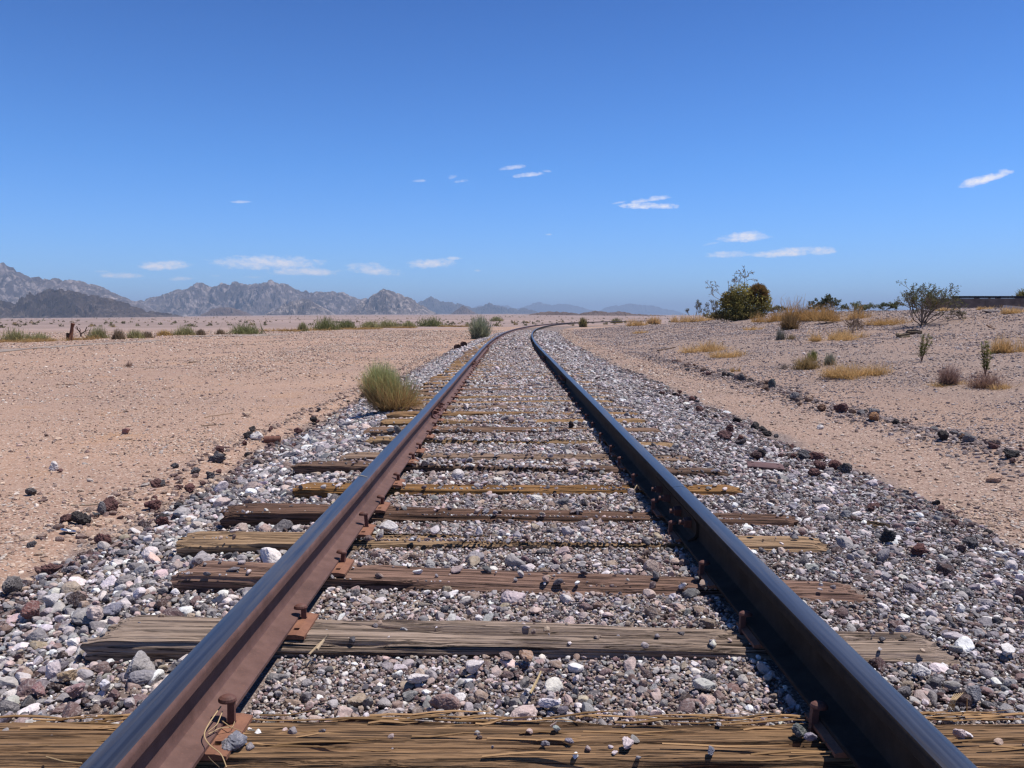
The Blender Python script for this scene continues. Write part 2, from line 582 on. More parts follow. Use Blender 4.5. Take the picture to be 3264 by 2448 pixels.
def mountain(name, label_kind, pts, D, mat, jag=5, seed=1, front=2.0, gully=1.0, n=420, base_drop=12, nv=70, back=1.2, expo=1.25, conc=1.0):
    u, py = skyline(pts, n, jag, seed)
    RX = np.empty(n); RZ = np.empty(n)
    for i in range(n):
        d = ray(u[i], py[i]); t = D / d.y
        RX[i] = CAM.x + d.x * t; RZ[i] = CAM.z + d.z * t
    gz = np.array([float(zt(RX[i], D)) for i in range(n)]) - base_drop
    H = np.maximum(RZ - gz, 1.0)
    Hm = H.max()
    Wf = front * Hm; Wb = back * Hm
    vf = np.linspace(-1, 0, nv); vb = np.linspace(0, 1, 16)[1:]
    v = np.concatenate([vf, vb])
    U, Vv = np.meshgrid(RX, v)
    Hh = np.broadcast_to(H, U.shape)
    Y = D + np.where(Vv < 0, Vv * Wf, Vv * Wb)
    p = np.where(Vv < 0, (1 + Vv), 1 - Vv)
    lam = Hm * .55
    wx = (fbm(U / lam * .7, Y / lam * .7, seed + 40, 3) - .5) * 1.4
    n1 = 1 - np.abs(fbm(U / lam + wx, Y / (lam * 2.2), seed + 50, 5, .55) * 2 - 1) * 1.8
    n2 = 1 - np.abs(fbm(U / lam * 2.7 + wx * 2, Y / lam, seed + 60, 5, .6) * 2 - 1) * 1.8
    n3 = fbm(U / lam * 7, Y / lam * 7, seed + 70, 4, .6) - .5
    amp = np.clip((1 - p) * p * 4, 0, 1) ** .8 * np.clip(p * 4, 0, 1)
    pe = p ** expo
    Z = np.broadcast_to(gz, U.shape) + Hh * (pe + gully * amp * (.27 * (n1 - .5) + .15 * (n2 - .5) + .10 * n3))
    fan = np.clip(.16 - p, 0, 1)
    V = np.stack([U, Y, Z], -1).reshape(-1, 3)
    na = n; nr = len(v)
    i = np.arange(nr - 1)[:, None] * na; j = np.arange(na - 1)[None]
    Q = np.stack([i + j, i + j + 1, i + na + j + 1, i + na + j], -1).reshape(-1, 4)
    o = link(name, mesh(name, V, Q, mat, None, False))
    tag(o, kind="structure")
    return o


def c6(pts):  # crop coordinates used while measuring the skyline -> photo pixels
    return [(x * .738, 780 + y * .738) for x, y in pts]


MT_GREY = mat_mountain("grey desert rock", (.075, .060, .062), (.165, .134, .130), (.42, .35, .325), .85)
MT_DARK = mat_mountain("dark varnished rock", (.038, .029, .028), (.085, .064, .057), (.19, .15, .13), .7, 1.6)
MT_PALE = mat_mountain("pale streaked rock", (.075, .060, .058), (.17, .136, .125), (.50, .42, .37), .9, 1.3)
MT_FAR = mat_mountain("far blue rock", (.055, .045, .043), (.10, .082, .078), (.20, .17, .155), .5, .6)
MT_BROWN = mat_mountain("low brown hills", (.105, .072, .06), (.16, .112, .092), (.23, .17, .14), .4, 3)

mountain("mountain_range", "", c6([(-420, 150), (-250, 70), (-120, 60), (-60, 75), (0, 95), (18, 86), (22, 104), (45, 115), (55, 118), (75, 118), (100, 133), (130, 153), (160, 150), (180, 143), (200, 152), (215, 148), (228, 137), (240, 152), (290, 163), (330, 160), (380, 172), (420, 186), (450, 200), (500, 222), (545, 242), (590, 255), (640, 292), (700, 312)]), 4600, MT_GREY, 8, 11, 1.7, 1.25, 520)
mountain("hill", "", c6([(-260, 300), (-120, 275), (-60, 262), (0, 244), (40, 255), (78, 264), (110, 258), (130, 240), (150, 228), (172, 214), (190, 208), (210, 193), (240, 202), (262, 200), (300, 207), (330, 210), (360, 216), (400, 224), (430, 233), (470, 240), (500, 246), (560, 262), (600, 280), (650, 292), (700, 300), (760, 309), (820, 318)]), 2700, MT_DARK, 6, 22, 2.3, 2.0, 460, 5)
mountain("mountain_range", "", c6([(530, 300), (560, 268), (590, 248), (625, 240), (645, 230), (662, 226), (700, 230), (725, 215), (745, 203), (770, 197), (800, 197), (825, 186), (845, 172), (867, 165), (880, 167), (900, 177), (920, 187), (945, 174), (960, 167), (985, 178), (1005, 172), (1020, 164), (1045, 174), (1080, 172), (1100, 174), (1130, 167), (1150, 168), (1160, 158), (1172, 155), (1190, 163), (1210, 172), (1235, 172), (1260, 183), (1280, 192), (1310, 201), (1350, 205), (1390, 203), (1420, 199), (1445, 207), (1480, 206), (1505, 218), (1530, 231), (1570, 233), (1600, 240), (1640, 258), (1700, 285), (1750, 300)]), 5600, MT_GREY, 4.5, 33, 1.9, 1.3, 620)
mountain("mountain_range", "", c6([(1490, 302), (1530, 272), (1560, 250), (1590, 236), (1610, 220), (1635, 204), (1658, 192), (1675, 198), (1700, 206), (1725, 215), (1750, 226), (1780, 236), (1805, 250), (1830, 268), (1860, 285), (1885, 296)]), 4900, MT_PALE, 3.5, 44, 2.0, 1.2, 300)
mountain("hill", "", c6([(1150, 304), (1180, 288), (1205, 275), (1225, 262), (1250, 250), (1275, 243), (1290, 237), (1310, 240), (1335, 240), (1365, 258), (1390, 270), (1415, 284), (1450, 302)]), 4300, MT_PALE, 4, 55, 2.0, 1.4, 240)
mountain("hill", "", c6([(865, 306), (895, 290), (915, 278), (940, 272), (965, 271), (1000, 273), (1030, 282), (1060, 292), (1090, 304)]), 3900, MT_BROWN, 2, 66, 2.0, 1.1, 160)
mountain("mountain_range", "", c6([(1760, 292), (1800, 256), (1825, 243), (1845, 236), (1862, 227), (1885, 238), (1905, 250), (1930, 246), (1950, 250), (1975, 252), (2000, 264), (2030, 272), (2065, 270), (2090, 264), (2113, 254), (2130, 262), (2150, 266), (2180, 274), (2230, 281), (2265, 277), (2300, 286), (2345, 300)]), 9000, MT_FAR, 4, 77, 2.4, 1.2, 360)
mountain("hill", "", c6([(1940, 304), (1962, 290), (1980, 276), (2000, 264), (2020, 276), (2042, 290), (2075, 304)]), 5200, MT_BROWN, 2, 88, 2.0, .9, 120)
mountain("mountain_range", "", [(1470, 1004), (1500, 988), (1530, 973), (1560, 978), (1600, 972), (1630, 978), (1655, 985), (1680, 976), (1700, 969), (1716, 962), (1728, 966), (1741, 968), (1756, 974), (1775, 971), (1796, 969), (1815, 973), (1835, 976), (1862, 983), (1895, 992), (1915, 989), (1940, 979), (1970, 974), (1995, 969), (2016, 968), (2035, 972), (2054, 974), (2080, 976), (2110, 983), (2140, 988), (2180, 1000)], 17500, MT_FAR, 3, 99, 2.4, 1.0, 420)
mountain("mountain_range", "", [(2380, 1002), (2430, 984), (2460, 976), (2520, 977), (2580, 980), (2640, 978), (2700, 975), (2760, 973), (2800, 976), (2860, 982), (2940, 1000)], 21000, MT_FAR, 2, 111, 2.4, 1.0, 220)
mountain("hill", "", [(1610, 1016), (1641, 1011), (1670, 1006), (1696, 1001), (1725, 995), (1756, 993), (1796, 995), (1845, 1000), (1870, 996), (1900, 991), (1930, 995), (1950, 997), (1967, 993), (1985, 994), (2010, 999), (2050, 1003), (2110, 1006), (2200, 1012)], 1900, MT_BROWN, 1.5, 122, 4.0, .8, 300, 3)


# ------------------------------------------------------------------ sun, sky, haze
SUN_EL, SUN_AZ = R(67), R(76)      # high, from the right and slightly ahead
sd = Vector((math.cos(SUN_EL) * math.sin(SUN_AZ), math.cos(SUN_EL) * math.cos(SUN_AZ), math.sin(SUN_EL)))
sl = bpy.data.lights.new("sun", 'SUN'); sl.energy = 5.0; sl.angle = R(.53); sl.color = (1.0, .945, .865)
so = bpy.data.objects.new("sun", sl); so.rotation_euler = (-sd).to_track_quat('-Z', 'Y').to_euler()
so.location = (30, 10, 50); COL.objects.link(so)

w = bpy.data.worlds.new("World"); scn.world = w; w.use_nodes = True
nt = w.node_tree
bg = nt.nodes["Background"]
sky = nt.nodes.new("ShaderNodeTexSky"); sky.sky_type = 'NISHITA'; sky.sun_disc = False
sky.sun_elevation = SUN_EL; sky.sun_rotation = SUN_AZ
sky.altitude = 300; sky.air_density = 1.0; sky.dust_density = .25; sky.ozone_density = 2.5
SKY_STR = .081
TINT = mixc(nt, 1.0, sky.outputs[0], (.50, 1.02, 1.78), 'MULTIPLY')
_sz = nd(nt, "ShaderNodeSeparateXYZ"); L(nt, nd(nt, "ShaderNodeTexCoord").outputs["Generated"], _sz.inputs[0])
TINT = mixc(nt, 1.0, TINT, ramp(nt, _sz.outputs[2], [(0.0, (1.60, 1.26, 1.24)), (.07, (1.38, 1.16, 1.14)), (.18, (1.0, 1.02, 1.02)), (.36, (.66, .72, .78)), (1.0, (.28, .30, .33))]), 'MULTIPLY')
bg.inputs[1].default_value = SKY_STR

m = bpy.data.materials.new("desert air"); m.use_nodes = True
nt = m.node_tree
nt.nodes.remove(nt.nodes["Principled BSDF"])
pv = nt.nodes.new("ShaderNodeVolumePrincipled")
pv.inputs["Color"].default_value = (.58, .75, 1.0, 1); pv.inputs["Density"].default_value = 1.0e-4
nt.links.new(pv.outputs[0], nt.nodes["Material Output"].inputs["Volume"])
b = MB(); b.box((0, 5000, 190), (24000, 24000, 260))
hz = link("haze", b.mesh("haze", m)); tag(hz, kind="stuff")

scn.view_settings.view_transform = 'Standard'; scn.view_settings.look = 'None'
scn.view_settings.exposure = .1; scn.view_settings.gamma = 1
scn.cycles.use_denoising = True
scn.cycles.max_bounces = 6; scn.cycles.diffuse_bounces = 1; scn.cycles.glossy_bounces = 3
scn.cycles.transparent_max_bounces = 96; scn.cycles.volume_bounces = 0
scn.cycles.sample_clamp_indirect = 6
scn.cycles.use_persistent_data = False
scn.cycles.pixel_filter_type = 'BLACKMAN_HARRIS'; scn.cycles.filter_width = 1.35


# ------------------------------------------------------------------ clouds, far off in the sky
# photo pixels: centre x, y, width, height, tilt (up to the right), opacity, label
CLOUDS = [
    (3140, 573, 108, 27, .24, .62, "bright white elongated cloud alone near the right edge of the sky"),
    (2068, 659, 150, 17, -.03, .60, "long flat white cloud, lowest of the small cluster right of centre"),
    (2040, 641, 46, 14, .08, .40, "small puff just above the left part of the long flat white cloud"),
    (2098, 632, 62, 18, .10, .42, "small wispy cloud at the top of the cluster right of centre"),
    (1973, 646, 34, 7, .15, .20, "faint wisp just left of the cluster right of centre"),
    (2376, 757, 130, 28, .02, .50, "humped white cloud above two flat clouds over the big dark bush"),
    (2320, 813, 118, 19, .04, .40, "faint flat cloud directly below the humped white cloud"),
    (2535, 806, 205, 24, .03, .58, "widest flat white cloud to the right, low above the dry shrubs"),
    (2265, 778, 40, 8, .2, .16, "very faint wisp at the left tail of the humped white cloud"),
    (1686, 558, 78, 16, .10, .38, "thin slanted white streak, lower one of the pair high at centre"),
    (1635, 535, 66, 14, .12, .28, "thin broken wisp, upper one of the pair high at centre"),
    (1743, 546, 28, 8, -.1, .16, "tiny faint wisp right of the pair of streaks high at centre"),
    (1338, 577, 36, 9, .06, .20, "small faint wisp farthest left of the wisps high at centre"),
    (1470, 578, 40, 10, .1, .22, "small faint wisp midway along the wisps high at centre"),
    (1442, 565, 24, 14, .2, .18, "tiny faint puff beside the wisp high at centre"),
    (1385, 843, 132, 27, .05, .55, "white lens-shaped cloud with a small puff on its right end"),
    (1445, 825, 44, 12, .0, .35, "small puff on top right of the white lens-shaped cloud"),
    (1190, 862, 130, 34, -.08, .50, "soft white cloud trailing off right, above the pointed grey peak"),
    (1128, 848, 62, 12, .0, .30, "faint flat strip at the upper left of the trailing white cloud"),
    (860, 842, 260, 40, .0, .52, "largest cloud, broad and ragged, above the central mountain range"),
    (962, 868, 170, 26, .0, .50, "flat cloud tucked under the right end of the largest cloud"),
    (525, 849, 112, 30, .05, .52, "white cloud with flat top above the gap between the ranges"),
    (379, 880, 94, 18, .0, .48, "flat oval cloud above the slope of the left range"),
    (577, 889, 62, 14, .06, .38, "small white cloud low over the gap between the ranges"),
    (766, 644, 54, 9, .05, .24, "lone faint wisp high above the central mountain range"),
    (685, 879, 28, 9, .0, .26, "tiny puff just below and left of the largest cloud"),
    (812, 884, 58, 11, .0, .26, "small low wisp right above the crest of the central range"),
    (1521, 863, 20, 7, .0, .28, "tiny puff right of the white lens-shaped cloud"),
    (1750, 748, 18, 6, .0, .22, "tiny isolated puff in mid sky above the bend of the track"),
    (323, 866, 34, 7, .0, .16, "barely visible wisp above the flat oval cloud on the left"),
]


def sky_clouds():
    """thin clouds at their bearings and heights above the horizon, added to the sky"""
    nt = scn.world.node_tree
    tc = nd(nt, "ShaderNodeTexCoord").outputs["Generated"]
    sp = nd(nt, "ShaderNodeSeparateXYZ"); L(nt, tc, sp.inputs[0])
    az = math_(nt, 'ARCTAN2', sp.outputs[0], sp.outputs[1]); el = math_(nt, 'ARCSINE', sp.outputs[2])
    n1 = math_(nt, 'SUBTRACT', noise(nt, vscale(nt, tc, (120, 120, 230)), 1.0, 6, .66), .5)
    n2 = math_(nt, 'SUBTRACT', noise(nt, vscale(nt, tc, (38, 38, 120)), 1.0, 3, .5), .5)
    nn = math_(nt, 'ADD', math_(nt, 'MULTIPLY', n1, 2.5), math_(nt, 'MULTIPLY', n2, 2.2))
    tot = None; lit = None
    for cx, cy, cw, ch, tilt, op, lab in CLOUDS:
        d = ray(cx, cy)
        a0, e0 = math.atan2(d.x, d.y), math.asin(d.z)
        ca, sa = math.cos(tilt), math.sin(tilt)
        W, H = cw / 2 / F * 1.25, ch / 2 / F * (1.2 if cw < 115 else 1.4)
        da = math_(nt, 'SUBTRACT', az, a0); de = math_(nt, 'SUBTRACT', el, e0)
        u = math_(nt, 'ADD', math_(nt, 'MULTIPLY', da, ca / W), math_(nt, 'MULTIPLY', de, sa / W))
        v = math_(nt, 'ADD', math_(nt, 'MULTIPLY', da, -sa / H), math_(nt, 'MULTIPLY', de, ca / H))
        # flat base: the lower half falls off faster
        v2 = math_(nt, 'MAXIMUM', v, math_(nt, 'MULTIPLY', v, -1.5))
        r2 = math_(nt, 'ADD', math_(nt, 'MULTIPLY', u, u), math_(nt, 'MULTIPLY', v2, v2))
        k = math_(nt, 'SUBTRACT', 1.0, r2)
        k = math_(nt, 'MULTIPLY', math_(nt, 'ADD', k, nn), .8, True)
        # nothing beyond a little outside the ellipse
        k = math_(nt, 'MULTIPLY', k, math_(nt, 'SUBTRACT', 1.9, r2, True))
        k = math_(nt, 'MULTIPLY', k, min(1, op * 1.8))
        tot = k if tot is None else math_(nt, 'MAXIMUM', tot, k)
    col = mixc(nt, tot, TINT, (.93 / SKY_STR, .92 / SKY_STR, 1.0 / SKY_STR))
    L(nt, col, bg.inputs[0])


sky_clouds()


# ------------------------------------------------------------------ ties
def tie_mesh(Ln, Wd, nx, ny, seed, col, rough=1.0, hgt=.15, splits=()):
    """a weathered timber with cracks along the grain, worn edges and ragged ends"""
    g = np.random.default_rng(seed)
    nf = max(4, ny // 3)
    s_f = np.linspace(0, 1, nf, endpoint=False); s_t = np.linspace(0, 1, ny); s_b = np.linspace(0, 1, nf + 1)[1:]
    cy = np.concatenate([np.full(nf, -Wd / 2), -Wd / 2 + s_t * Wd, np.full(nf, Wd / 2)])
    cz = np.concatenate([-hgt + s_f * hgt, np.zeros(ny), -s_b * hgt])
    ny_ = np.concatenate([np.full(nf, -1.), np.zeros(ny), np.full(nf, 1.)]); nz_ = np.concatenate([np.zeros(nf), np.ones(ny), np.zeros(nf)])
    arc = np.concatenate([s_f * hgt, hgt + s_t * Wd, hgt + Wd + s_b * hgt])
    x = np.linspace(-Ln / 2, Ln / 2, nx)
    X, A = np.meshgrid(x, arc, indexing='ij')
    Yy = np.broadcast_to(cy, X.shape).copy(); Zz = np.broadcast_to(cz, X.shape).copy()
    wrp = (fbm(X * 1.1, A * 5, seed + 1, 3) - .5) * .018
    a1 = fbm(X * 1.3 + seed, (A + wrp) * 62, seed + 2, 3, .5)
    a2 = fbm(X * 3.2 + seed, (A + wrp * .6) * 120, seed + 3, 2, .5)
    a3 = fbm(X * 2.0, (A + wrp) * 24, seed + 4, 3)
    a4 = fbm(X * .7 + 3.3 * seed, (A + wrp) * 40, seed + 8, 2)
    line = sst(.085, .0, np.abs(a4 - .5)) * sst(.42, .58, a3)
    dis = -.0035 * sst(.55, .25, a1) - .0025 * sst(.5, .2, a2) - .010 * line
    for (sx0, sx1, sa, sw, sdp) in splits:
        ln_ = hgt + Wd * sa + (fbm(X * 1.7, X * 0 + seed, seed + 11, 4) - .5) * Wd * .5
        win = sst(sx0, sx0 + .18, X) * (1 - sst(sx1 - .18, sx1, X)) * (.45 + .8 * fbm(X * 5, X * 0, seed + 12, 2))
        dis = dis - sdp * win * np.exp(-((A - ln_) / (sw * (.5 + win))) ** 2)
        dis = dis + .006 * win * np.exp(-((A - ln_ - sw * 2.6) / (sw * 1.3)) ** 2)
    dis = dis * rough - .008 * (fbm(X * 1.3, A * 7, seed + 5, 3) - .4)
    # worn long edges
    e = np.minimum(np.abs(A - hgt), np.abs(A - hgt - Wd))
    wear = np.exp(-(e / .018) ** 2) * (.003 + .026 * np.clip(fbm(X * 2.2, A * 2, seed + 6, 4) * 1.8 - .5, 0, 1))
    Zz = Zz + dis * nz_ - wear
    Yy = Yy + dis * ny_ - np.sign(Yy) * wear * .8
    # ragged ends
    ed = np.exp(-((Ln / 2 - np.abs(X)) / .05) ** 2)
    X = X - np.sign(X) * ed * (fbm(A * 30, X * 0 + seed, seed + 7, 3) - .2) * .07
    Zz = Zz - ed * .010 * (A > hgt * .5) 
    # slight sag and twist
    Zz = Zz + .006 * np.sin(X * g.uniform(1, 2.4) + g.uniform(0, 6))
    V = np.stack([X, Yy, Zz], -1).reshape(-1, 3)
    m_ = len(arc)
    i = np.arange(nx - 1)[:, None] * m_; j = np.arange(m_ - 1)[None]
    Q = np.stack([i + j, i + m_ + j, i + m_ + j + 1, i + j + 1], -1).reshape(-1, 4)
    c0 = len(V)
    V = np.concatenate([V, [[-Ln / 2 + .01, 0, -.07], [Ln / 2 - .01, 0, -.07]]])
    k = np.arange(m_ - 1)
    T1 = np.stack([k, k + 1, np.full(m_ - 1, c0)], -1); T2 = np.stack([(nx - 1) * m_ + k + 1, (nx - 1) * m_ + k, np.full(m_ - 1, c0 + 1)], -1)
    C = np.broadcast_to(np.asarray(col, float), (len(V), 3))
    return mesh("railway_tie", V, [Q, np.concatenate([T1, T2])], M_WOOD, C, False)


def plate_mesh():
    xs = [-.115, -.089, -.072, .072, .089, .115]; ys = [-.09, -.054, -.036, .036, .054, .09]
    hole = {(1, 1), (1, 3), (3, 1), (3, 3)}
    V = []; idx = {}
    def v(i, j, k):
        if (i, j, k) not in idx:
            z = (0, PLATE_H - (.005 if i in (0, 5) else 0.0))[k]
            idx[(i, j, k)] = len(V); V.append((xs[i], ys[j], z))
        return idx[(i, j, k)]
    Q = []
    for i in range(5):
        for j in range(5):
            if (i, j) in hole:
                Q += [(v(i, j, 1), v(i, j, 0), v(i, j + 1, 0), v(i, j + 1, 1)), (v(i + 1, j, 1), v(i + 1, j + 1, 1), v(i + 1, j + 1, 0), v(i + 1, j, 0)),
                      (v(i, j, 1), v(i + 1, j, 1), v(i + 1, j, 0), v(i, j, 0)), (v(i, j + 1, 1), v(i, j + 1, 0), v(i + 1, j + 1, 0), v(i + 1, j + 1, 1))]
            else:
                Q += [(v(i, j, 1), v(i + 1, j, 1), v(i + 1, j + 1, 1), v(i, j + 1, 1)), (v(i, j, 0), v(i, j + 1, 0), v(i + 1, j + 1, 0), v(i + 1, j, 0))]
    for i in range(5):
        Q += [(v(i, 0, 0), v(i + 1, 0, 0), v(i + 1, 0, 1), v(i, 0, 1)), (v(i, 5, 0), v(i, 5, 1), v(i + 1, 5, 1), v(i + 1, 5, 0)),
              (v(0, i, 0), v(0, i, 1), v(0, i + 1, 1), v(0, i + 1, 0)), (v(5, i, 0), v(5, i + 1, 0), v(5, i + 1, 1), v(5, i, 1))]
    return mesh("tie_plate", V, np.array(Q), M_PLATE)


def spike_mesh(h):
    """square shaft, wide flattened domed head reaching over the rail foot (towards -x)"""
    b = MB()
    b.box((0, 0, h / 2 - .02), (.0078, .0078, h / 2 + .02 - .003))
    n = 16; a = np.arange(n) * 2 * np.pi / n
    rings = [(.45, -.005), (.96, -.0025), (1.0, .001), (.9, .0062), (.62, .0105), (.3, .0125)]
    V = []
    for s, z in rings:
        V += [((-.009 + .021 * s * math.cos(t)), .016 * s * math.sin(t), h + z) for t in a]
    V += [(-.010, 0, h - .005), (-.010, 0, h + .013)]
    Q = []; T = []
    for k in range(len(rings) - 1):
        for j in range(n):
            Q.append((k * n + j, k * n + (j + 1) % n, (k + 1) * n + (j + 1) % n, (k + 1) * n + j))
    for j in range(n):
        T.append(((j + 1) % n, j, len(V) - 2)); T.append(((len(rings) - 1) * n + j, (len(rings) - 1) * n + (j + 1) % n, len(V) - 1))
    base = b.n
    b.add(V, Q)
    b.F[3].append(np.array(T) + base)
    return b.mesh("spike", M_SPIKE, False)


PLATE = plate_mesh()
SPIKES = [spike_mesh(h) for h in (.056, .033, .028, .025)]


def dpx(x, y): return (x / .67770, y / .67770)   # measuring picture (2212 wide) -> photo pixels


# near ties: left end px, back/front y at left; right end px, back/front y at right (2212-wide picture), colour, look
NEAR = [
    (None, 1538, 1640, None, 1556, 1655, (.265, .158, .085), "closest railway tie, golden brown, splintered, with pebbles scattered on it"),
    (213, 1322, 1382, 2042, 1352, 1410, (.335, .25, .195), "second tie from the camera, pale greyish tan and split along its length"),
    (388, 1200, 1240, 1868, 1242, 1282, (.25, .15, .112), "third tie from the camera, reddish brown with a worn dark left end"),
    (388, 1130, 1165, 1785, 1150, 1176, (.36, .235, .14), "fourth tie from the camera, light tan left end, middle mostly under gravel"),
    (484, 1079, 1110, 1722, 1099, 1124, (.16, .09, .062), "fifth tie from the camera, dark chocolate brown beside the right joint bar"),
    (634, 1033, 1057, 1602, 1037, 1064, (.29, .152, .058), "sixth tie from the camera, clean golden orange wood crossing in full"),
    (633, 983, 1004, 1577, 1006, 1021, (.17, .105, .075), "seventh tie from the camera, very dark left stub jutting out"),
    (737, 963, 985, 1500, 977, 992, (.29, .195, .14), "eighth tie from the camera, mid brown with a blackened front face"),
    (790, 938, 948, 1466, 948, 960, (.34, .215, .115), "ninth tie from the camera, mostly buried between the rails"),
]
ORD = "tenth eleventh twelfth thirteenth fourteenth fifteenth sixteenth seventeenth eighteenth nineteenth".split()
TENS = {2: "twenty", 3: "thirty", 4: "forty", 5: "fifty", 6: "sixty", 7: "seventy"}
UNI = ["", "first", "second", "third", "fourth", "fifth", "sixth", "seventh", "eighth", "ninth"]


def ordinal(n):
    if n < 20: return ORD[n - 10]
    t = TENS[n // 10]
    return t[:-1] + "ieth" if n % 10 == 0 else t + "-" + UNI[n % 10]


SPLITS = {0: ((-.5, .3, .9, .004, .012),), 1: ((-.5, .75, .66, .011, .028), (-.1, .7, .18, .007, .018), (.75, 1.3, .5, .006, .02)),
          2: ((-1.3, -.7, .4, .006, .018), (.2, 1.0, .3, .006, .014)), 3: ((-1.3, -.6, .35, .006, .016),), 4: ((-.6, .5, .5, .006, .015),), 5: ((-.2, 1.2, .45, .006, .014),)}
TIES = []   # (y, half length, half width, cover, xcentre, skew)
TGROUP = "wooden ties under the two rails"


def add_tie(y, ln, wd, col, label, n, cx=None, skew=0.0, zo=0.0):
    far = y > 9
    nx, ny = (640, 100) if n < 2 else ((420, 36) if y < 6 else ((200, 22) if y < 12 else (70, 10)))
    me = tie_mesh(ln, wd, nx, ny, 300 + n * 13, col, 1.25 if n in (0, 1) else 1.0, splits=SPLITS.get(n, ()))
    o = link("railway_tie", me, loc=(float(xc(y)) + (cx or 0.0), y, zo), rot=(0, 0, -heading(y) + skew))
    tag(o, label, "railway tie", TGROUP)
    if y < 30:
        g = np.random.default_rng(4000 + n)
        for sgn in (-1, 1):
            p = link("tie_plate", PLATE, o, (sgn * (.7525 if sgn < 0 else .783) - (cx or 0.0), g.normal(0, .006), .001 - zo), (0, 0, -skew))
            for side in (-1, 1):
                if y > 16 and side == sgn: continue
                k = 0 if (n in (0, 3) and sgn < 0) else (1 if n < 8 and side != sgn else int(g.integers(1, 4)))
                s = link("spike", SPIKES[k], p, (side * .080 - (.0305 if sgn > 0 else 0), side * .045 * (1 if sgn < 0 else -1), PLATE_H), (g.normal(0, .05), g.normal(0, .06), (0 if side > 0 else math.pi) + g.normal(0, .15)))
    TIES.append((y, ln / 2, wd / 2, cx or 0.0, skew, n))
    return o


last_y = 0
tie1 = None
for n, (lx, lb, lf, rx, rb, rf, col, lab) in enumerate(NEAR):
    if lx is None:
        pb, pf = GZ(*dpx(1000, (lb + rb) / 2), 0), GZ(*dpx(1000, (lf + rf) / 2), 0)
        y, wd, ln, cx, sk = (pb.y + pf.y) / 2, pb.y - pf.y, 2.6, -.02, 0.0
    else:
        a = GZ(*dpx(lx, (lb + lf) / 2), 0); c = GZ(*dpx(rx, (rb + rf) / 2), 0)
        y, ln, cx = (a.y + c.y) / 2, c.x - a.x, (a.x + c.x) / 2
        sk = math.atan2(c.y - a.y, c.x - a.x)
        wd = .20
    wd = min(max(wd, .195), .235)
    o = add_tie(y, ln, wd, col, lab, n, cx, sk, (0, 0, -.006, -.012, -.004, -.008, -.006, -.010, -.010)[n])
    if n == 0: tie1 = o
    last_y = y
n = len(NEAR)
y = last_y + .57
WCOL = [(.31, .18, .088), (.28, .18, .12), (.34, .205, .10), (.24, .145, .095)]
LOOK = ["golden brown tie", "greyish brown tie", "light tan tie", "dark brown tie"]
while y < 46:
    k = int(rng.integers(0, 4))
    add_tie(y, 2.5 + rng.normal(0, .05), .21, WCOL[k], f"{LOOK[k]}, {ordinal(n + 1)} from the camera, mostly under gravel", n, rng.normal(0, .04), rng.normal(0, .012), .010)
    y += .57 + rng.normal(0, .03)
    n += 1


# splintered fibres lying on the closest two ties
def fibres(parent, n, y0, wd, ln, colr, seed, edge):
    g = np.random.default_rng(seed); b = MB()
    for k in range(n):
        L_ = g.uniform(.05, .30); x0 = g.uniform(-ln / 2, ln / 2 - L_)
        if g.random() < edge: yy = wd / 2 - abs(g.normal(0, .025))
        else: yy = g.uniform(-wd / 2, wd / 2)
        ang = g.normal(0, .05); zz = g.uniform(-.004, .006)
        t = np.linspace(0, 1, 5)
        P = np.stack([x0 + t * L_, yy + ang * t * L_ + .004 * np.sin(t * g.uniform(1, 5)), zz + .010 * g.random() * t ** 2 + .003 * np.sin(t * 6 + k)], -1)
        V, Q = tube(P, np.interp(t, [0, .5, 1], [.0022, .0026, .0006]) * g.uniform(.5, 1.3), 4)
        c = np.array(colr) * g.uniform(.55, 1.45)
        b.add(V, Q, c)
    link("frayed_wood", b.mesh("frayed_wood", M_TWIG), parent)


fibres(tie1, 120, 0, TIES[0][2] * 2, 2.6, (.34, .21, .11), 71, .6)


# ------------------------------------------------------------------ rails
half = [(.0665, 0), (.0665, .0085), (.064, .0110), (.030, .0195), (.014, .0265), (.0085, .0370), (.0080, .070), (.0085, .1020), (.012, .1095), (.0325, .1165), (.0352, .1200), (.0355, .1360), (.0345, .1430), (.0310, .1478), (.0245, .1506), (.0150, .1520), (.0, .1525)]
PROF = np.array(half + [(-x, z) for x, z in half[-2::-1]])


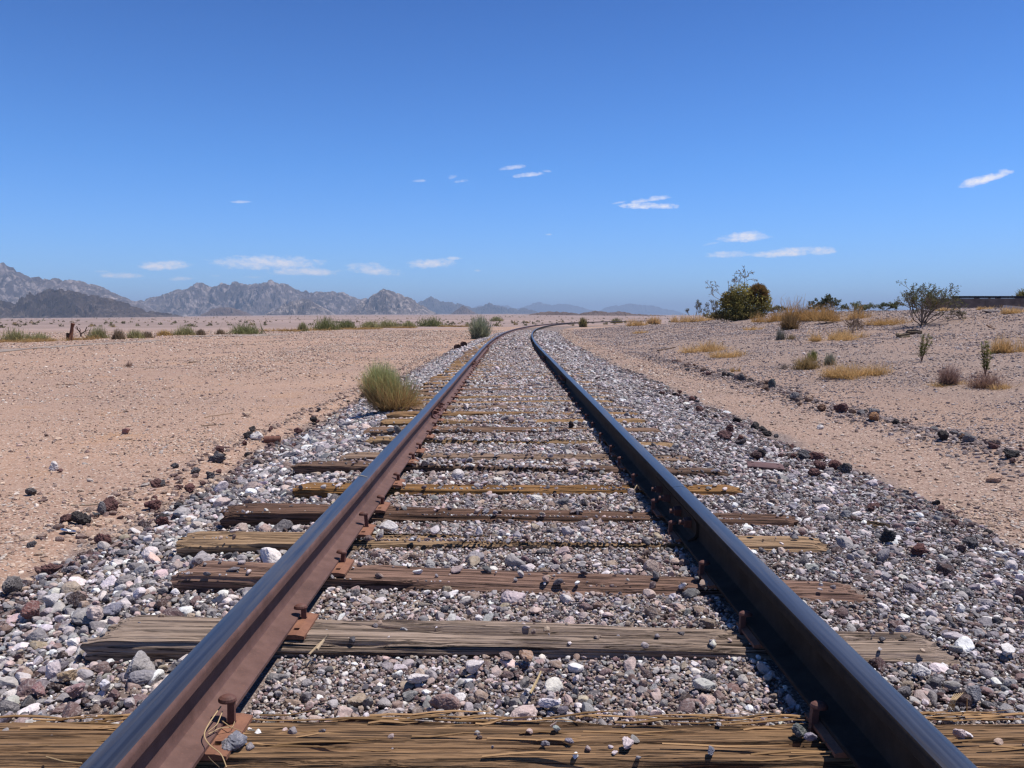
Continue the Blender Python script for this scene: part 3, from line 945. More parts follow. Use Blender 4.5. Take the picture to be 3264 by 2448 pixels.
def rail_len(y0, y1, off, side_mat):
    """one rolled length between two joints, following the curve"""
    ys = [y0]
    while ys[-1] < y1 - 1e-6:
        ys.append(min(y1, ys[-1] + (.5 if ys[-1] < 30 else 2.0)))
    V = []
    for y in ys:
        h = heading(y)
        wob = .0015 * math.sin(y * .9 + off) + .001 * math.sin(y * 2.1)
        cx = float(xc(y)); ca, sa = math.cos(h), math.sin(h)
        o = off + PROF[:, 0] + wob
        V.append(np.stack([cx + o * ca, y - o * sa, PROF[:, 1] + PLATE_H + .0006 * math.sin(y * 1.7)], -1))
    V = np.concatenate(V); m_ = len(PROF); nr = len(ys)
    i = np.arange(nr - 1)[:, None] * m_; j = np.arange(m_)[None]; k = (j + 1) % m_
    Q = np.stack([i + j, i + k, i + m_ + k, i + m_ + j], -1).reshape(-1, 4)
    mz = (PROF[:, 1] + np.roll(PROF[:, 1], -1)) / 2
    mx = np.abs(PROF[:, 0] + np.roll(PROF[:, 0], -1)) / 2
    mi = np.tile(np.where((mz > .1478), 1, 0), nr - 1)
    # end caps
    caps = np.array([list(range(m_))[::-1], [(nr - 1) * m_ + q for q in range(m_)]])
    me = mesh("rail_length", V, [Q, caps], None, None, False, [side_mat, M_STEEL], np.concatenate([mi, [0, 0]]))
    sm = np.ones(len(me.polygons), bool); sm[-2:] = False
    me.polygons.foreach_set("use_smooth", sm)
    me.set_sharp_from_angle(angle=R(28))
    return me


BARP = np.array([(.0085, .040), (.0110, .032), (.030, .0215), (.052, .0155), (.055, .019), (.034, .029), (.024, .040), (.0205, .050), (.0205, .090), (.026, .100), (.032, .1120), (.026, .1125), (.0085, .1040)])


def joint_bar_mesh(ln, side):
    ys = np.array([-ln / 2, -ln / 2 + .01, ln / 2 - .01, ln / 2])
    V = []
    for q, yy in enumerate(ys):
        P = BARP.copy()
        V.append(np.stack([side * P[:, 0], np.full(len(P), yy), P[:, 1] + PLATE_H], -1))
    V = np.concatenate(V); m_ = len(BARP)
    i = np.arange(3)[:, None] * m_; j = np.arange(m_)[None]; k = (j + 1) % m_
    Q = np.stack([i + j, i + k, i + m_ + k, i + m_ + j], -1).reshape(-1, 4)
    caps = np.array([list(range(m_))[::-1], [3 * m_ + q for q in range(m_)]])
    return mesh("joint_bar", V, [Q, caps], M_SPIKE)


def bolt_mesh(side):
    b = MB()
    b.box((side * .030, 0, 0), (.011, .0165, .0165))
    t = np.linspace(0, 1, 3)
    V, Q = tube(np.stack([side * (.02 + .05 * t), 0 * t, 0 * t], -1), .0105, 10)
    b.add(V, Q)
    c = np.concatenate([[[side * .07, 0, 0]], V[-10:]]);
    b.add(c, [(0, 1 + q, 1 + (q + 1) % 10) for q in range(10)])
    b.box((side * .046, 0, 0), (.004, .0155, .0155))
    return b.mesh("bolt", M_SPIKE)


BAR = {s: joint_bar_mesh(.86, s) for s in (-1, 1)}
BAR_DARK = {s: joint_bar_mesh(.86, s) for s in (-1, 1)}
for q_ in BAR_DARK.values(): q_.materials.clear(); q_.materials.append(M_RUST_SHADE)  # right rail's bars get the same colour with shade painted in
BOLT = {s: bolt_mesh(s) for s in (-1, 1)}


def yrail(px, py): return GZ(px, py, RAIL_TOP).y


JL = [yrail(1390, 1273), yrail(1520, 1143), yrail(1563, 1094), 34.5, 46, 58]
JR = [yrail(2185, 1551), yrail(1782, 1186), yrail(1730, 1126), 28.5, 40, 52]
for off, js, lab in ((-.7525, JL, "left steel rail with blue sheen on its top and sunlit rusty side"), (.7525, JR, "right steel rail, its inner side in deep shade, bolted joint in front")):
    root = empty("railway_rail", (off, 0, 0))
    tag(root, lab, "rail", "two rails of the track")
    cuts = [-2.5] + js + [235.0]
    for a, c in zip(cuts[:-1], cuts[1:]):
        o = link("rail_length", rail_len(a + .0025, c - .0025, off, M_RUST if off < 0 else M_RUST_SHADE), root)
        o.location = (-off, 0, 0)
    for y in js[:4]:
        h = heading(y); x = float(xc(y))
        for s in (-1, 1):
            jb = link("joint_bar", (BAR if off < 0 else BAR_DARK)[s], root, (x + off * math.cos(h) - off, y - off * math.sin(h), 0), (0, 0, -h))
            for q in (-.33, -.13, .13, .33):
                link("bolt", BOLT[s], jb, (0, q, PLATE_H + .069), (.4 * math.sin(q * 30), 0, 0))


# ------------------------------------------------------------------ ballast
PAL = np.array([(.68, .61, .60), (.43, .385, .385), (.215, .196, .203), (.090, .082, .092), (.145, .092, .090), (.43, .325, .30), (.33, .25, .195), (.060, .037, .035), (.285, .258, .265), (.21, .148, .125)])
W_CEN = np.array([.10, .15, .16, .08, .10, .16, .09, .04, .10, .12])
W_LEFT = np.array([.15, .18, .20, .11, .06, .08, .05, .03, .12, .02])
W_RIGHT = np.array([.12, .15, .20, .13, .12, .06, .03, .07, .10, .02])
W_EDGE = np.array([.04, .06, .10, .12, .24, .05, .05, .24, .05, .05])


def stone_cols(d, y):
    n = len(d)
    U = rng.random(n)
    edge = np.maximum(sst(1.75, 2.05, -d), sst(1.9, 2.35, d)) * .9
    e = rng.random(n) < edge
    W = np.where((np.abs(d) < .8)[:, None], W_CEN, np.where((d < 0)[:, None], W_LEFT, W_RIGHT))
    W = np.where(e[:, None], W_EDGE, W)
    W = W / W.sum(1, keepdims=True)
    k = (np.cumsum(W, 1) < U[:, None]).sum(1).clip(0, len(PAL) - 1)
    c = PAL[k] * np.exp(rng.normal(0, .16, (n, 1))) * np.exp(rng.normal(0, .03, (n, 3)))
    return np.clip(c, .02, .72)


def tie_block(D, Y, soft):
    """where timber lies bare: True means no stone rests there"""
    B = np.zeros(D.shape, bool)
    for (ty, hl, hw, cx, sk, n) in TIES:
        if ty < Y.min() - 1 or ty > Y.max() + 1: continue
        yy = Y - ty - sk * (D - cx)
        hwn = hw * (1.06 if n < 2 else .72 + .5 * fbm(D * 2.6 + n * 5.1, yy * 0 + n, 78, 3))
        inside = (np.abs(D - cx) < hl) & (np.abs(yy) < hwn)
        if n < 2: lim = 2.0
        elif n in (2, 4, 5, 7): lim = .92
        elif n == 3: lim = np.where(np.abs(D) < .72, .52, 2.0)
        elif n < 9: lim = np.where(np.abs(D) < .72, .50, .9)
        else:
            cov = np.where(np.abs(D) < .7, .53, np.where(D > 0, .85, .78))
            lim = cov
        nz = fbm(D * 2.3 + n * 7.7, yy * 9 + n * 3.1, 77, 3)
        bare = nz < lim
        B |= inside & bare
    return B


def pack(d0, d1, y0, y1, res, classes, seed):
    # the outer slopes carry coarser, cleaner stone than the strip between the rails
    """throw stones of falling size into the free room, never much into each other"""
    g = np.random.default_rng(seed)
    nd_, ny_ = int((d1 - d0) / res), int((y1 - y0) / res)
    dd = d0 + (np.arange(nd_) + .5) * res; yy = y0 + (np.arange(ny_) + .5) * res
    D, Y = np.meshgrid(dd, yy, indexing='ij')
    edge = (fbm(Y * 1.3, D * 1.3, 91, 3) - .5) * .35
    occ = (D < -2.08 + edge) | (D > 2.42 + edge * 1.2)
    occ |= tie_block(D, Y, 0)
    occ |= (np.abs(np.abs(D) - .7525) < .058)
    occ = np.pad(occ, 30, constant_values=True)
    out = []
    for (ra, rb, att, cls) in classes:
        discs = {}
        A = g.random((att, 3))
        rr_ = ra * (rb / ra) ** (A[:, 2] ** 1.4)
        I = 30 + (A[:, 0] * nd_).astype(int); J = 30 + (A[:, 1] * ny_).astype(int)
        dq = d0 + A[:, 0] * (d1 - d0)
        gain = np.where(dq < -.8, 1.32, np.where(dq > .8, 1.0, .98))
        rr_ = np.where(cls >= 2, rr_ * gain, rr_)
        skip = (cls == 1) & (g.random(att) < np.where(dq < -.82, .65, 0.0)) & (y0 < 4)
        for i, j, r, a, sk_ in zip(I.tolist(), J.tolist(), rr_.tolist(), A, skip.tolist()):
            if sk_: continue
            k = int(.62 * r / res)
            if occ[i, j] or occ[i + k, j] or occ[i - k, j] or occ[i, j + k] or occ[i, j - k]: continue
            m_ = max(1, int(.78 * r / res))
            if m_ not in discs:
                q = np.arange(-m_, m_ + 1); discs[m_] = (q[:, None] ** 2 + q[None] ** 2) <= m_ * m_
            occ[i - m_:i + m_ + 1, j - m_:j + m_ + 1] |= discs[m_]
            out.append((d0 + a[0] * (d1 - d0), y0 + a[1] * (y1 - y0), r, cls))
    return np.array(out)


def zsurf(d, y):
    """what a stone rests on: timber where there is a tie, else the bed"""
    z = zbed(np.clip(d, -2.15, 2.45), y)
    on = np.zeros(len(d), bool)
    for (ty, hl, hw, cx, sk, n) in TIES:
        yy = y - ty - sk * (d - cx)
        on |= (np.abs(d - cx) < hl) & (np.abs(yy) < hw)
    return np.where(on, -.004, z), on


def stones_from(S, shapes, flat=1.0):
    d, y, r = S[:, 0], S[:, 1], S[:, 2]
    n = len(S)
    z, on = zsurf(d, y)
    sx = r * rng.uniform(.95, 1.35, n); sy = r * rng.uniform(.75, 1.05, n); sz = r * rng.uniform(.5, .9, n) * flat
    lift = np.where(on, sz * .55, sz * .25 + rng.uniform(0, .012, n) * (1 - .6 * sst(8, 20, y)))
    # never above the foot of the rails right beside them
    P = np.stack([d + xc(y), y, z + lift], -1)
    return instances(shapes, P, np.stack([sx, sy, sz], -1), rng.uniform(0, 6.28, n), rng.normal(0, .35, n), rng.normal(0, .35, n), stone_cols(d, y))


def build_ballast():
    g = np.random.default_rng(5)
    sh3 = [rock_shape(3, g, 20, .05, .03) for _ in range(14)]
    sh2 = [rock_shape(2, g, 22, .05, .02) for _ in range(30)]
    sh1 = [rock_shape(1, g, 16, .08) for _ in range(30)]
    sh0 = [rock_shape(0, g, 8, .15) for _ in range(30)]
    near = pack(-2.5, 2.8, .7, 4.6, .004, [(.026, .046, 420, 3), (.014, .027, 6500, 2), (.0085, .014, 36000, 2), (.0048, .0085, 150000, 1), (.0034, .0048, 90000, 1)], 51)
    # shoulders carry coarser, cleaner stone: drop much of the fines there
    midz = pack(-2.5, 2.8, 4.6, 10.5, .007, [(.027, .048, 500, 2), (.014, .026, 20000, 2), (.0085, .015, 110000, 1)], 52)
    farz = pack(-2.5, 2.8, 10.5, 24, .012, [(.025, .048, 6000, 1), (.015, .026, 110000, 1)], 53)
    farr = pack(-2.6, 2.9, 24, 60, .025, [(.035, .075, 60000, 0)], 54)
    V3, F3, C3 = stones_from(near[near[:, 3] == 3], sh3)
    N2 = np.concatenate([near[near[:, 3] == 2], midz[midz[:, 3] == 2]])
    big = N2[:, 2] > np.where(N2[:, 1] < 3.0, .0115, np.where(N2[:, 1] < 4.6, .015, .024))
    A = [(V3, F3, C3)]
    A.append(stones_from(N2[big], sh2))
    rest = np.concatenate([N2[~big], near[near[:, 3] == 1], midz[midz[:, 3] == 1], farz])
    A.append(stones_from(rest, sh1))
    A.append(stones_from(farr, sh0))
    # a few pebbles lying on the timber
    q = []
    for (ty, hl, hw, cx, sk, n) in TIES[:9]:
        for k in range({0: 50, 1: 60}.get(n, 70)):
            dx = g.uniform(-hl, hl)
            if abs(abs(dx + cx) - .7525) < .08: continue
            q.append((cx + dx, ty + sk * dx + g.uniform(-hw * .9, hw * .9), g.uniform(.004, .013) if n < 2 else .006 + .017 * g.random() ** 2, 2))
    A.append(stones_from(np.array(q), sh2))
    V, Fc, C, base = [], [], [], 0
    for v, f, c in A:
        V.append(v); Fc.append(f + base); C.append(c); base += len(v)
    me = mesh("ballast", np.concatenate(V), np.concatenate(Fc), M_STONE, np.concatenate(C), False)
    tag(link("ballast", me), kind="stuff")
    print("ballast verts", base, "stones", len(near), len(midz), len(farz), len(farr))


build_ballast()


# ------------------------------------------------------------------ small stones strewn over the sand
def build_pebbles():
    g = np.random.default_rng(15)
    sh1 = [rock_shape(1, g, 9, .12) for _ in range(20)]
    sh0 = [rock_shape(0, g, 8, .15) for _ in range(20)]
    n = 360000
    r = 2.2 * (75 / 2.2) ** (g.random(n) ** .85)
    az = g.uniform(R(-40), R(42), n)
    x, y = r * np.sin(az), r * np.cos(az)
    d = x - xc(y)
    clump = fbm(x * .7, y * .7, 61, 3); strip = fbm(d * 1.2, y * .15, 62, 3)
    keep = ((d < -2.0) | (d > 2.35)) & (g.random(n) < np.clip((clump - .26) * 2.6, .2, 1))
    corridor = ((d < -2.12) & (d > -2.4))
    band = fbm(d * .45, y * .03, 63, 3)
    keep &= (d > 0) | (r < 5) | (g.random(n) < np.clip((band - .34) * 4.5, .30, .9))
    keep &= ~(corridor & (g.random(n) < .6))
    x, y, d, r = x[keep], y[keep], d[keep], r[keep]
    n = len(x)
    s = np.maximum(.006, .0006 * r) * np.exp(np.abs(g.normal(0, .55, n)))
    s = np.minimum(s, .030 + .0006 * r)
    sx, sy, sz = s * g.uniform(.9, 1.4, n), s * g.uniform(.7, 1.0, n), s * g.uniform(.35, .7, n)
    pal = np.array([(.52, .38, .285), (.44, .305, .22), (.62, .52, .44), (.34, .235, .175), (.23, .155, .125), (.14, .085, .075), (.46, .32, .27), (.40, .345, .31)])
    pr = np.array([(.34, .262, .235), (.245, .19, .18), (.52, .445, .41), (.215, .158, .145), (.155, .115, .112), (.095, .068, .066), (.37, .285, .255), (.30, .255, .25)])
    # rubble along the bulldozed rows
    m_ = 8500
    yb = 4 + 22 * g.random(m_) ** 1.3; side = g.random(m_) < .68
    db = np.where(side, 3.86 + .08 * np.sin(yb * 1.1) + g.normal(0, .22, m_), np.where(g.random(m_) < .5, -2.42, -2.12) + g.normal(0, .09, m_))
    xb = db + xc(yb)
    x = np.concatenate([x, xb]); y = np.concatenate([y, yb]); d = np.concatenate([d, db]); r = np.hypot(x, y)
    sb = .009 + .026 * g.random(m_) ** 2.2
    s = np.concatenate([s, sb]); n = len(x)
    sx, sy, sz = s * g.uniform(.9, 1.4, n), s * g.uniform(.7, 1.0, n), s * g.uniform(.35, .75, n)
    k = g.choice(8, n, p=[.22, .2, .14, .13, .11, .06, .08, .06])
    k[-m_:] = g.choice(8, m_, p=[.08, .12, .05, .18, .24, .26, .05, .02])
    c = .92 * np.where((d > 3.4)[:, None], pr[k], pal[k]) * np.exp(g.normal(0, .12, (n, 1)))
    P = np.stack([x, y, zt(x, y) + sz * .3], -1)
    S = np.stack([sx, sy, sz], -1)
    nearm = (r < 9) | (np.arange(n) >= n - m_)
    V, Fc, C, base = [], [], [], 0
    for msk, sh in ((nearm, sh1), (~nearm, sh0)):
        m_ = msk.sum()
        v, f, cc = instances(sh, P[msk], S[msk], g.uniform(0, 6.28, m_), g.normal(0, .25, m_), g.normal(0, .25, m_), np.clip(c[msk], .02, .7))
        V.append(v); Fc.append(f + base); C.append(cc); base += len(v)
    me = mesh("scattered_pebbles", np.concatenate(V), np.concatenate(Fc), M_STONE, np.concatenate(C), False)
    tag(link("scattered_pebbles", me), kind="stuff")
    print("pebbles", n)


build_pebbles()


# ------------------------------------------------------------------ single rocks
def rock(px, py, wpx, col, label, group=None, seed=0, lava=False, asp=(1, .8, .62), on=None, yaw=None, name="rock", fine=.05):
    """a stone of its own; px,py is the middle of its foot in the photo"""
    p = G(px, py) if on is None else GZ(px, py, on)
    if on is None and -2.1 < p.x - float(xc(p.y)) < 2.4: p.z += .02
    s = wpx * depth(p) / F / 2
    return rock_at(p, s, col, label, group, seed, lava, asp, yaw, name, fine)


def rock_at(p, s, col, label, group=None, seed=0, lava=False, asp=(1, .8, .62), yaw=None, name="rock", fine=.05):
    g = np.random.default_rng(7000 + seed)
    V, Fc = rock_shape(3 if s > .012 else 2, g, 10 if lava else 14, .14 if lava else .06, fine * (1.6 if lava else 1))
    V = V * np.array(asp) * s
    C = np.broadcast_to(np.array(col), V.shape) * 1.0
    o = link(name, mesh(name, V, Fc, M_LAVA if lava else M_STONE, C, False), loc=(p[0], p[1] + s * .3, p[2] + s * asp[2] * .62), rot=(g.normal(0, .15), g.normal(0, .15), g.uniform(0, 6.28) if yaw is None else yaw))
    tag(o, label, "rock", group)
    return o


BLK, PUR, DGR, WHT, TAN, PNK, GRY = (.050, .042, .042), (.125, .064, .060), (.105, .098, .105), (.58, .53, .50), (.42, .30, .22), (.36, .20, .165), (.26, .24, .26)
SINGLE = [
    (255, 1672, 62, BLK, "black lumpy volcanic rock on the sand beside a shiny can lid", 1, (1, .85, .85)),
    (345, 1634, 66, PUR, "dark maroon volcanic rock leaning on a grey one left of the ballast", 1, (1, .8, .9)),
    (322, 1640, 54, DGR, "dark grey slab leaning against the maroon volcanic rock", 0, (.8, .7, 1.0)),
    (493, 1553, 56, PUR, "dark purple rock with a pale stone at its foot on the left sand", 1, (1, .8, .7)),
    (686, 1476, 72, DGR, "jagged dark grey rock on the left sand short of the rusty can", 1, (1, .7, .6)),
    (396, 1384, 42, (.30, .15, .125), "reddish brick-like block alone on the open left sand", 0, (1, .7, .62)),
    (97, 1580, 40, BLK, "smooth black stone alone on the sand at the left edge", 0, (1, .9, .75)),
    (170, 1500, 42, WHT, "white stone with a brown one at its foot on the left sand", 0, (1, .8, .9)),
    (190, 1506, 26, PUR, "small brown stone at the foot of the white stone", 0, (1, .8, .7)),
    (784, 1327, 34, TAN, "light tan block on the far part of the left sand", 0, (1, .8, .7)),
    (815, 1402, 50, WHT, "cream white rock next to the rusty can", 0, (1, .8, .8)),
    (625, 1700, 62, (.42, .36, .33), "pale grey pinkish rock at the upper left ballast edge", 0, (1, .8, .6)),
    (2794, 1342, 66, (.27, .13, .055), "orange brown block in the row of dark rocks on the right", 0, (1, .7, .6)),
    (2461, 1236, 38, (.045, .055, .055), "greenish black boulder in the far part of the right rock row", 0, (1, .8, .95)),
    (2356, 1212, 46, (.29, .19, .14), "rounded brown boulder in the far part of the right rock row", 0, (1, .8, .8)),
    (3012, 1406, 54, BLK, "large black rock in the near part of the right rock row", 1, (1, .8, .8)),
    (3086, 1412, 60, DGR, "slate grey angular rock next to the large black one", 0, (1, .8, .6)),
    (3226, 1462, 76, (.05, .045, .045), "big black rock in the right rock row at the frame edge", 1, (1, .8, .6)),
    (3176, 1538, 86, (.37, .235, .165), "long tan rock lying on the sand corridor at the right edge", 0, (1, .5, .45)),
    (2617, 1368, 38, WHT, "flat pale stone on the sand corridor on the right", 0, (1, .8, .45)),
    (2319, 1408, 60, (.13, .07, .07), "dark maroon rock at the outer edge of the right ballast", 1, (1, .8, .7)),
    (2360, 1424, 54, (.075, .062, .07), "near black slab next to the maroon rock in the right ballast", 0, (1, .8, .4)),
    (2408, 1470, 62, (.07, .042, .042), "dark brown black rock on the right ballast above the rusty plate", 1, (1, .8, .5)),
    (2695, 1515, 48, BLK, "pointed black rock where the right ballast meets the sand", 0, (1, .8, .8)),
    (2603, 1476, 56, (.13, .062, .058), "maroon rock where the right ballast meets the sand", 1, (1, .8, .65)),
    (2831, 1742, 72, (.045, .043, .048), "black rock in the right ballast beyond a maroon slab", 1, (1, .85, .7)),
    (2930, 1782, 92, (.105, .045, .042), "maroon slab-like rock in the right ballast", 1, (1, .6, .5)),
    (2820, 1800, 72, (.19, .175, .19), "grey rounded rock left of the maroon slab in the right ballast", 0, (1, .7, .55)),
    (3216, 2112, 84, (.60, .57, .56), "white oval stone on the right ballast near the frame edge", 0, (1, .6, .55)),
    (2940, 2175, 74, (.58, .55, .55), "broken white stone on the right ballast behind the near rail", 0, (1, .8, .6)),
    (3105, 2250, 62, (.13, .13, .15), "dark grey angular stone with a straw on it in the right ballast", 0, (1, .8, .8)),
    (1330, 2200, 96, (.56, .51, .50), "large flat white stone in the gravel between the near rails", 0, (1, .8, .4)),
    (1508, 2168, 78, (.55, .50, .50), "white square stone in the gravel between the near rails", 0, (1, .8, .6)),
    (1612, 2126, 68, (.20, .14, .125), "brown flat triangular stone just behind a split tie", 0, (1, .75, .5)),
    (1680, 2130, 86, (.31, .19, .13), "orange brown flat stone in the gravel between the near rails", 0, (1, .75, .5)),
    (1752, 2286, 76, (.55, .50, .53), "white ragged stone at the back edge of the closest tie", 0, (1, .7, .6)),
    (1790, 2298, 52, (.12, .105, .13), "dark purple flat stone at the back edge of the closest tie", 0, (1, .6, .5)),
    (1828, 1520, 52, (.52, .40, .37), "pale pink stone in the gravel just behind the golden tie", 0, (1, .7, .55)),
    (1862, 1624, 46, (.10, .085, .085), "dark stone resting on the dark chocolate tie", 0, (1, .8, .7)),
    (1795, 1622, 50, (.12, .115, .125), "grey wedge stone resting on the dark chocolate tie", 0, (1, .7, .7)),
    (2015, 1590, 36, (.40, .33, .32), "pale stone at the foot of the right joint bar", 0, (1, .8, .8)),
    (1822, 1372, 34, (.06, .05, .05), "black pitted stone in the gravel between the rails far off", 1, (1, .9, .9)),
    (1268, 1395, 40, (.12, .115, .12), "upright dark grey stone against the left rail near the bush", 0, (.8, .7, 1.1)),
    (28, 1905, 120, (.085, .075, .075), "large dark slab at the left frame edge on the ballast", 0, (1, .6, .5)),
    (95, 1990, 88, (.155, .072, .066), "maroon rock at the left frame edge on the ballast", 0, (1, .8, .75)),
    (212, 2195, 74, (.30, .215, .14), "tan brown rounded rock in the left ballast near the closest tie", 0, (1, .7, .7)),
    (120, 2240, 62, (.25, .14, .14), "reddish stone against the back of the closest tie, left", 0, (1, .8, .8)),
    (232, 2242, 84, (.23, .145, .15), "broad purplish brown stone against the back of the closest tie", 0, (1, .7, .6)),
    (334, 2220, 50, (.62, .60, .66), "bright white stone left of the near rail", 0, (1, .8, .8)),
    (300, 2000, 66, (.50, .40, .37), "cream pink rock left of the second tie's end", 0, (1, .8, .9)),
    (355, 1975, 72, (.20, .195, .245), "blue grey rock above the second tie's end", 0, (1, .8, .65)),
    (160, 1950, 66, (.45, .42, .43), "light grey speckled rock high on the left ballast", 0, (1, .8, .9)),
    (468, 2080, 96, (.185, .17, .195), "long grey lump in front of the second tie, left of the rail", 0, (1, .6, .55)),
]
for k, (px, py, wp, c, lab, lv, asp) in enumerate(SINGLE):
    rock(px, py, wp, c, lab, "notable single rocks", k, bool(lv), asp)
# stones on the closest tie
for k, (px, py, wp, c, lab) in enumerate([
    (740, 2392, 96, (.155, .155, .185), "speckled blue grey rock resting against the foot of the left rail"),
    (2003, 2388, 62, (.50, .42, .43), "pinkish white stone on top of the closest tie, largest one there"),
    (2268, 2404, 46, (.15, .15, .185), "blue grey stone on the closest tie toward the right rail"),
    (1816, 2370, 34, (.23, .205, .245), "small lilac grey stone on the closest tie"),
    (1772, 2332, 34, (.25, .28, .27), "small greenish grey stone at the back of the closest tie"),
    (1738, 2380, 32, (.17, .155, .175), "small flat purple grey stone midway on the closest tie"),
    (2552, 2345, 64, (.085, .095, .095), "dark angular rock on the closest tie beside the right rail plate"),
    (2585, 2365, 50, (.25, .225, .275), "lilac stone touching the dark angular rock on the closest tie"),
    (3060, 2352, 54, (.52, .42, .42), "pale pink flat stone on the closest tie right of the rail"),
]):
    rock(px, py, wp, c, lab, "stones lying on the closest tie", 500 + k, False, (1, .8, .72), on=0.0)

# rows of bulldozed dark rocks
g = np.random.default_rng(33)
for k in range(84):
    y = 3.4 + 11.5 * (k / 84) ** 1.15 + g.normal(0, .22)
    d = -2.43 + g.normal(0, .09) + .05 * math.sin(y * 1.4) if k % 2 else -2.06 + g.normal(0, .10)
    if k % 2 and fbm(np.array([y * .8]), np.array([0.]), 5, 2)[0] < .47: continue
    c = [PUR, BLK, (.13, .062, .058), DGR, (.17, .10, .09)][int(g.integers(0, 5))]
    s = float(.026 + .040 * g.random() ** 1.8)
    if k % 2: rock_at((d, y, float(zt(d, y))), s, c, "dark maroon or black rock in the low row on the sand left of the ballast", "rocks rowed on the sand left of the ballast", 600 + k, True, (1, .8, .75))
    else: rock_at((d, y, float(zt(d, y)) + .01), s, c, "dark maroon or black rock along the left border of the ballast", "dark rocks bordering the ballast on the left", 600 + k, True, (1, .8, .7))
for k in range(96):
    y = 5.0 + 17 * (k / 96) ** 1.1 + g.normal(0, .25)
    d = 3.86 + g.normal(0, .12) + .08 * math.sin(y * 1.1)
    c = [PUR, BLK, DGR, (.16, .09, .06), (.22, .145, .11), (.12, .075, .06), (.26, .17, .12), (.15, .08, .065)][int(g.integers(0, 8))]
    s = float(.032 + .075 * g.random() ** 2.2)
    rock_at((d + float(xc(y)), y, float(zt(d + float(xc(y)), y))), s, c, "dark rock in the long curving row on the sand to the right", "rocks rowed on the sand right of the track", 700 + k, bool(g.random() < .4), (1, .8, .7))
for k in range(46):
    y = 3.2 + 9 * (k / 46) ** 1.2 + g.normal(0, .35)
    d = 2.12 + g.normal(0, .20)
    c = [PUR, BLK, DGR, (.12, .055, .05)][int(g.integers(0, 4))]
    s = float(.026 + .045 * g.random() ** 2)
    rock_at((d, y, float(zt(d, y)) + .012), s, c, "dark maroon or black rock along the right border of the ballast", "dark rocks bordering the ballast on the right", 800 + k, True, (1, .8, .7))


# ------------------------------------------------------------------ plants
def lerp(a, b, t): return np.asarray(a) * (1 - t) + np.asarray(b) * t


def strands(b, g, n, base, tip, width, cb, ct, bend=.1, segs=4, var=.18):
    """n thin blades from base points to tips, coloured root to tip; base and tip are (n,3)"""
    t = np.linspace(0, 1, segs + 1)
    ln = np.linalg.norm(tip - base, axis=1)[:, None, None]
    bd = g.normal(0, bend, (n, 1, 3)) * ln
    P = base[:, None] * (1 - t)[None, :, None] + tip[:, None] * t[None, :, None] + bd * (4 * t * (1 - t))[None, :, None]
    a = g.uniform(0, np.pi, n)
    side = np.stack([np.cos(a), np.sin(a), g.normal(0, .3, n)], -1)[:, None] * (width * g.uniform(.6, 1.3, n))[:, None, None] * (1 - .75 * t)[None, :, None] * .5
    V = np.stack([P - side, P + side], 2).reshape(n, -1, 3)
    m_ = (segs + 1) * 2
    q = np.array([(2 * k, 2 * k + 1, 2 * k + 3, 2 * k + 2) for k in range(segs)])
    Q = (q[None] + (np.arange(n) * m_)[:, None, None]).reshape(-1, 4)
    f = np.exp(g.normal(0, var, (n, 1, 1)))
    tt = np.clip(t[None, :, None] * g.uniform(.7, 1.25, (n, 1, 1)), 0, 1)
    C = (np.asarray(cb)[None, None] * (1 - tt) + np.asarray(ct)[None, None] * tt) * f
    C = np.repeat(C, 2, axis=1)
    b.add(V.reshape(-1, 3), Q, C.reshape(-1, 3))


def dome(g, n, w, h, lo=.45, up=.15):
    """random points through the outer part of an upright dome"""
    d = g.normal(size=(n, 3)); d[:, 2] = np.abs(d[:, 2]) + up
    d /= np.linalg.norm(d, axis=1)[:, None]
    r = lo + (1 - lo) * g.random(n) ** .6
    return d * r[:, None] * np.array([w / 2, w / 2, h])


def tuft(px, py, wpx, hpx, n, cb, ct, label, cat, group, seed, bend=.08, rb=.25, wmul=1.0, name="grass_tuft", lean=(0, 0), lo=.45, up=.15, minw=.0022):
    """a bushy plant of many thin stems"""
    g = np.random.default_rng(2000 + seed)
    p = G(px, py); Z = depth(p); s = Z / F
    W, H = wpx * s, hpx * s
    tip = dome(g, n, W, H, lo, up)
    base = np.stack([g.normal(0, rb * W / 2, n), g.normal(0, rb * W / 2, n), np.zeros(n) - .02], -1)
    tip[:, :2] += base[:, :2] * .6
    if rb >= .6:
        q = base[:, :2] / max(W, 1e-6)
        cl = g.uniform(-.48, .48, (7, 2)) * np.array([1, .8]); kk = g.integers(0, 7, n)
        mv = (cl[kk] * W + g.normal(0, .10 * W, (n, 2)))
        hm = (.5 + .75 * g.random(7))[kk]
        tip[:, :2] += mv - base[:, :2] * .6 - tip[:, :2] * .55; base[:, :2] = mv
        tip[:, 2] *= hm
    tip[:, 0] += lean[0] * W * tip[:, 2] / H; tip[:, 1] += lean[1] * W * tip[:, 2] / H
    b = MB()
    strands(b, g, n, base, tip, max(minw, .62 * Z / 805) * wmul, cb, ct, bend)
    o = link(name, b.mesh(name, M_PLANT), loc=p)
    tag(o, label, cat, group)
    return o, W, H, g


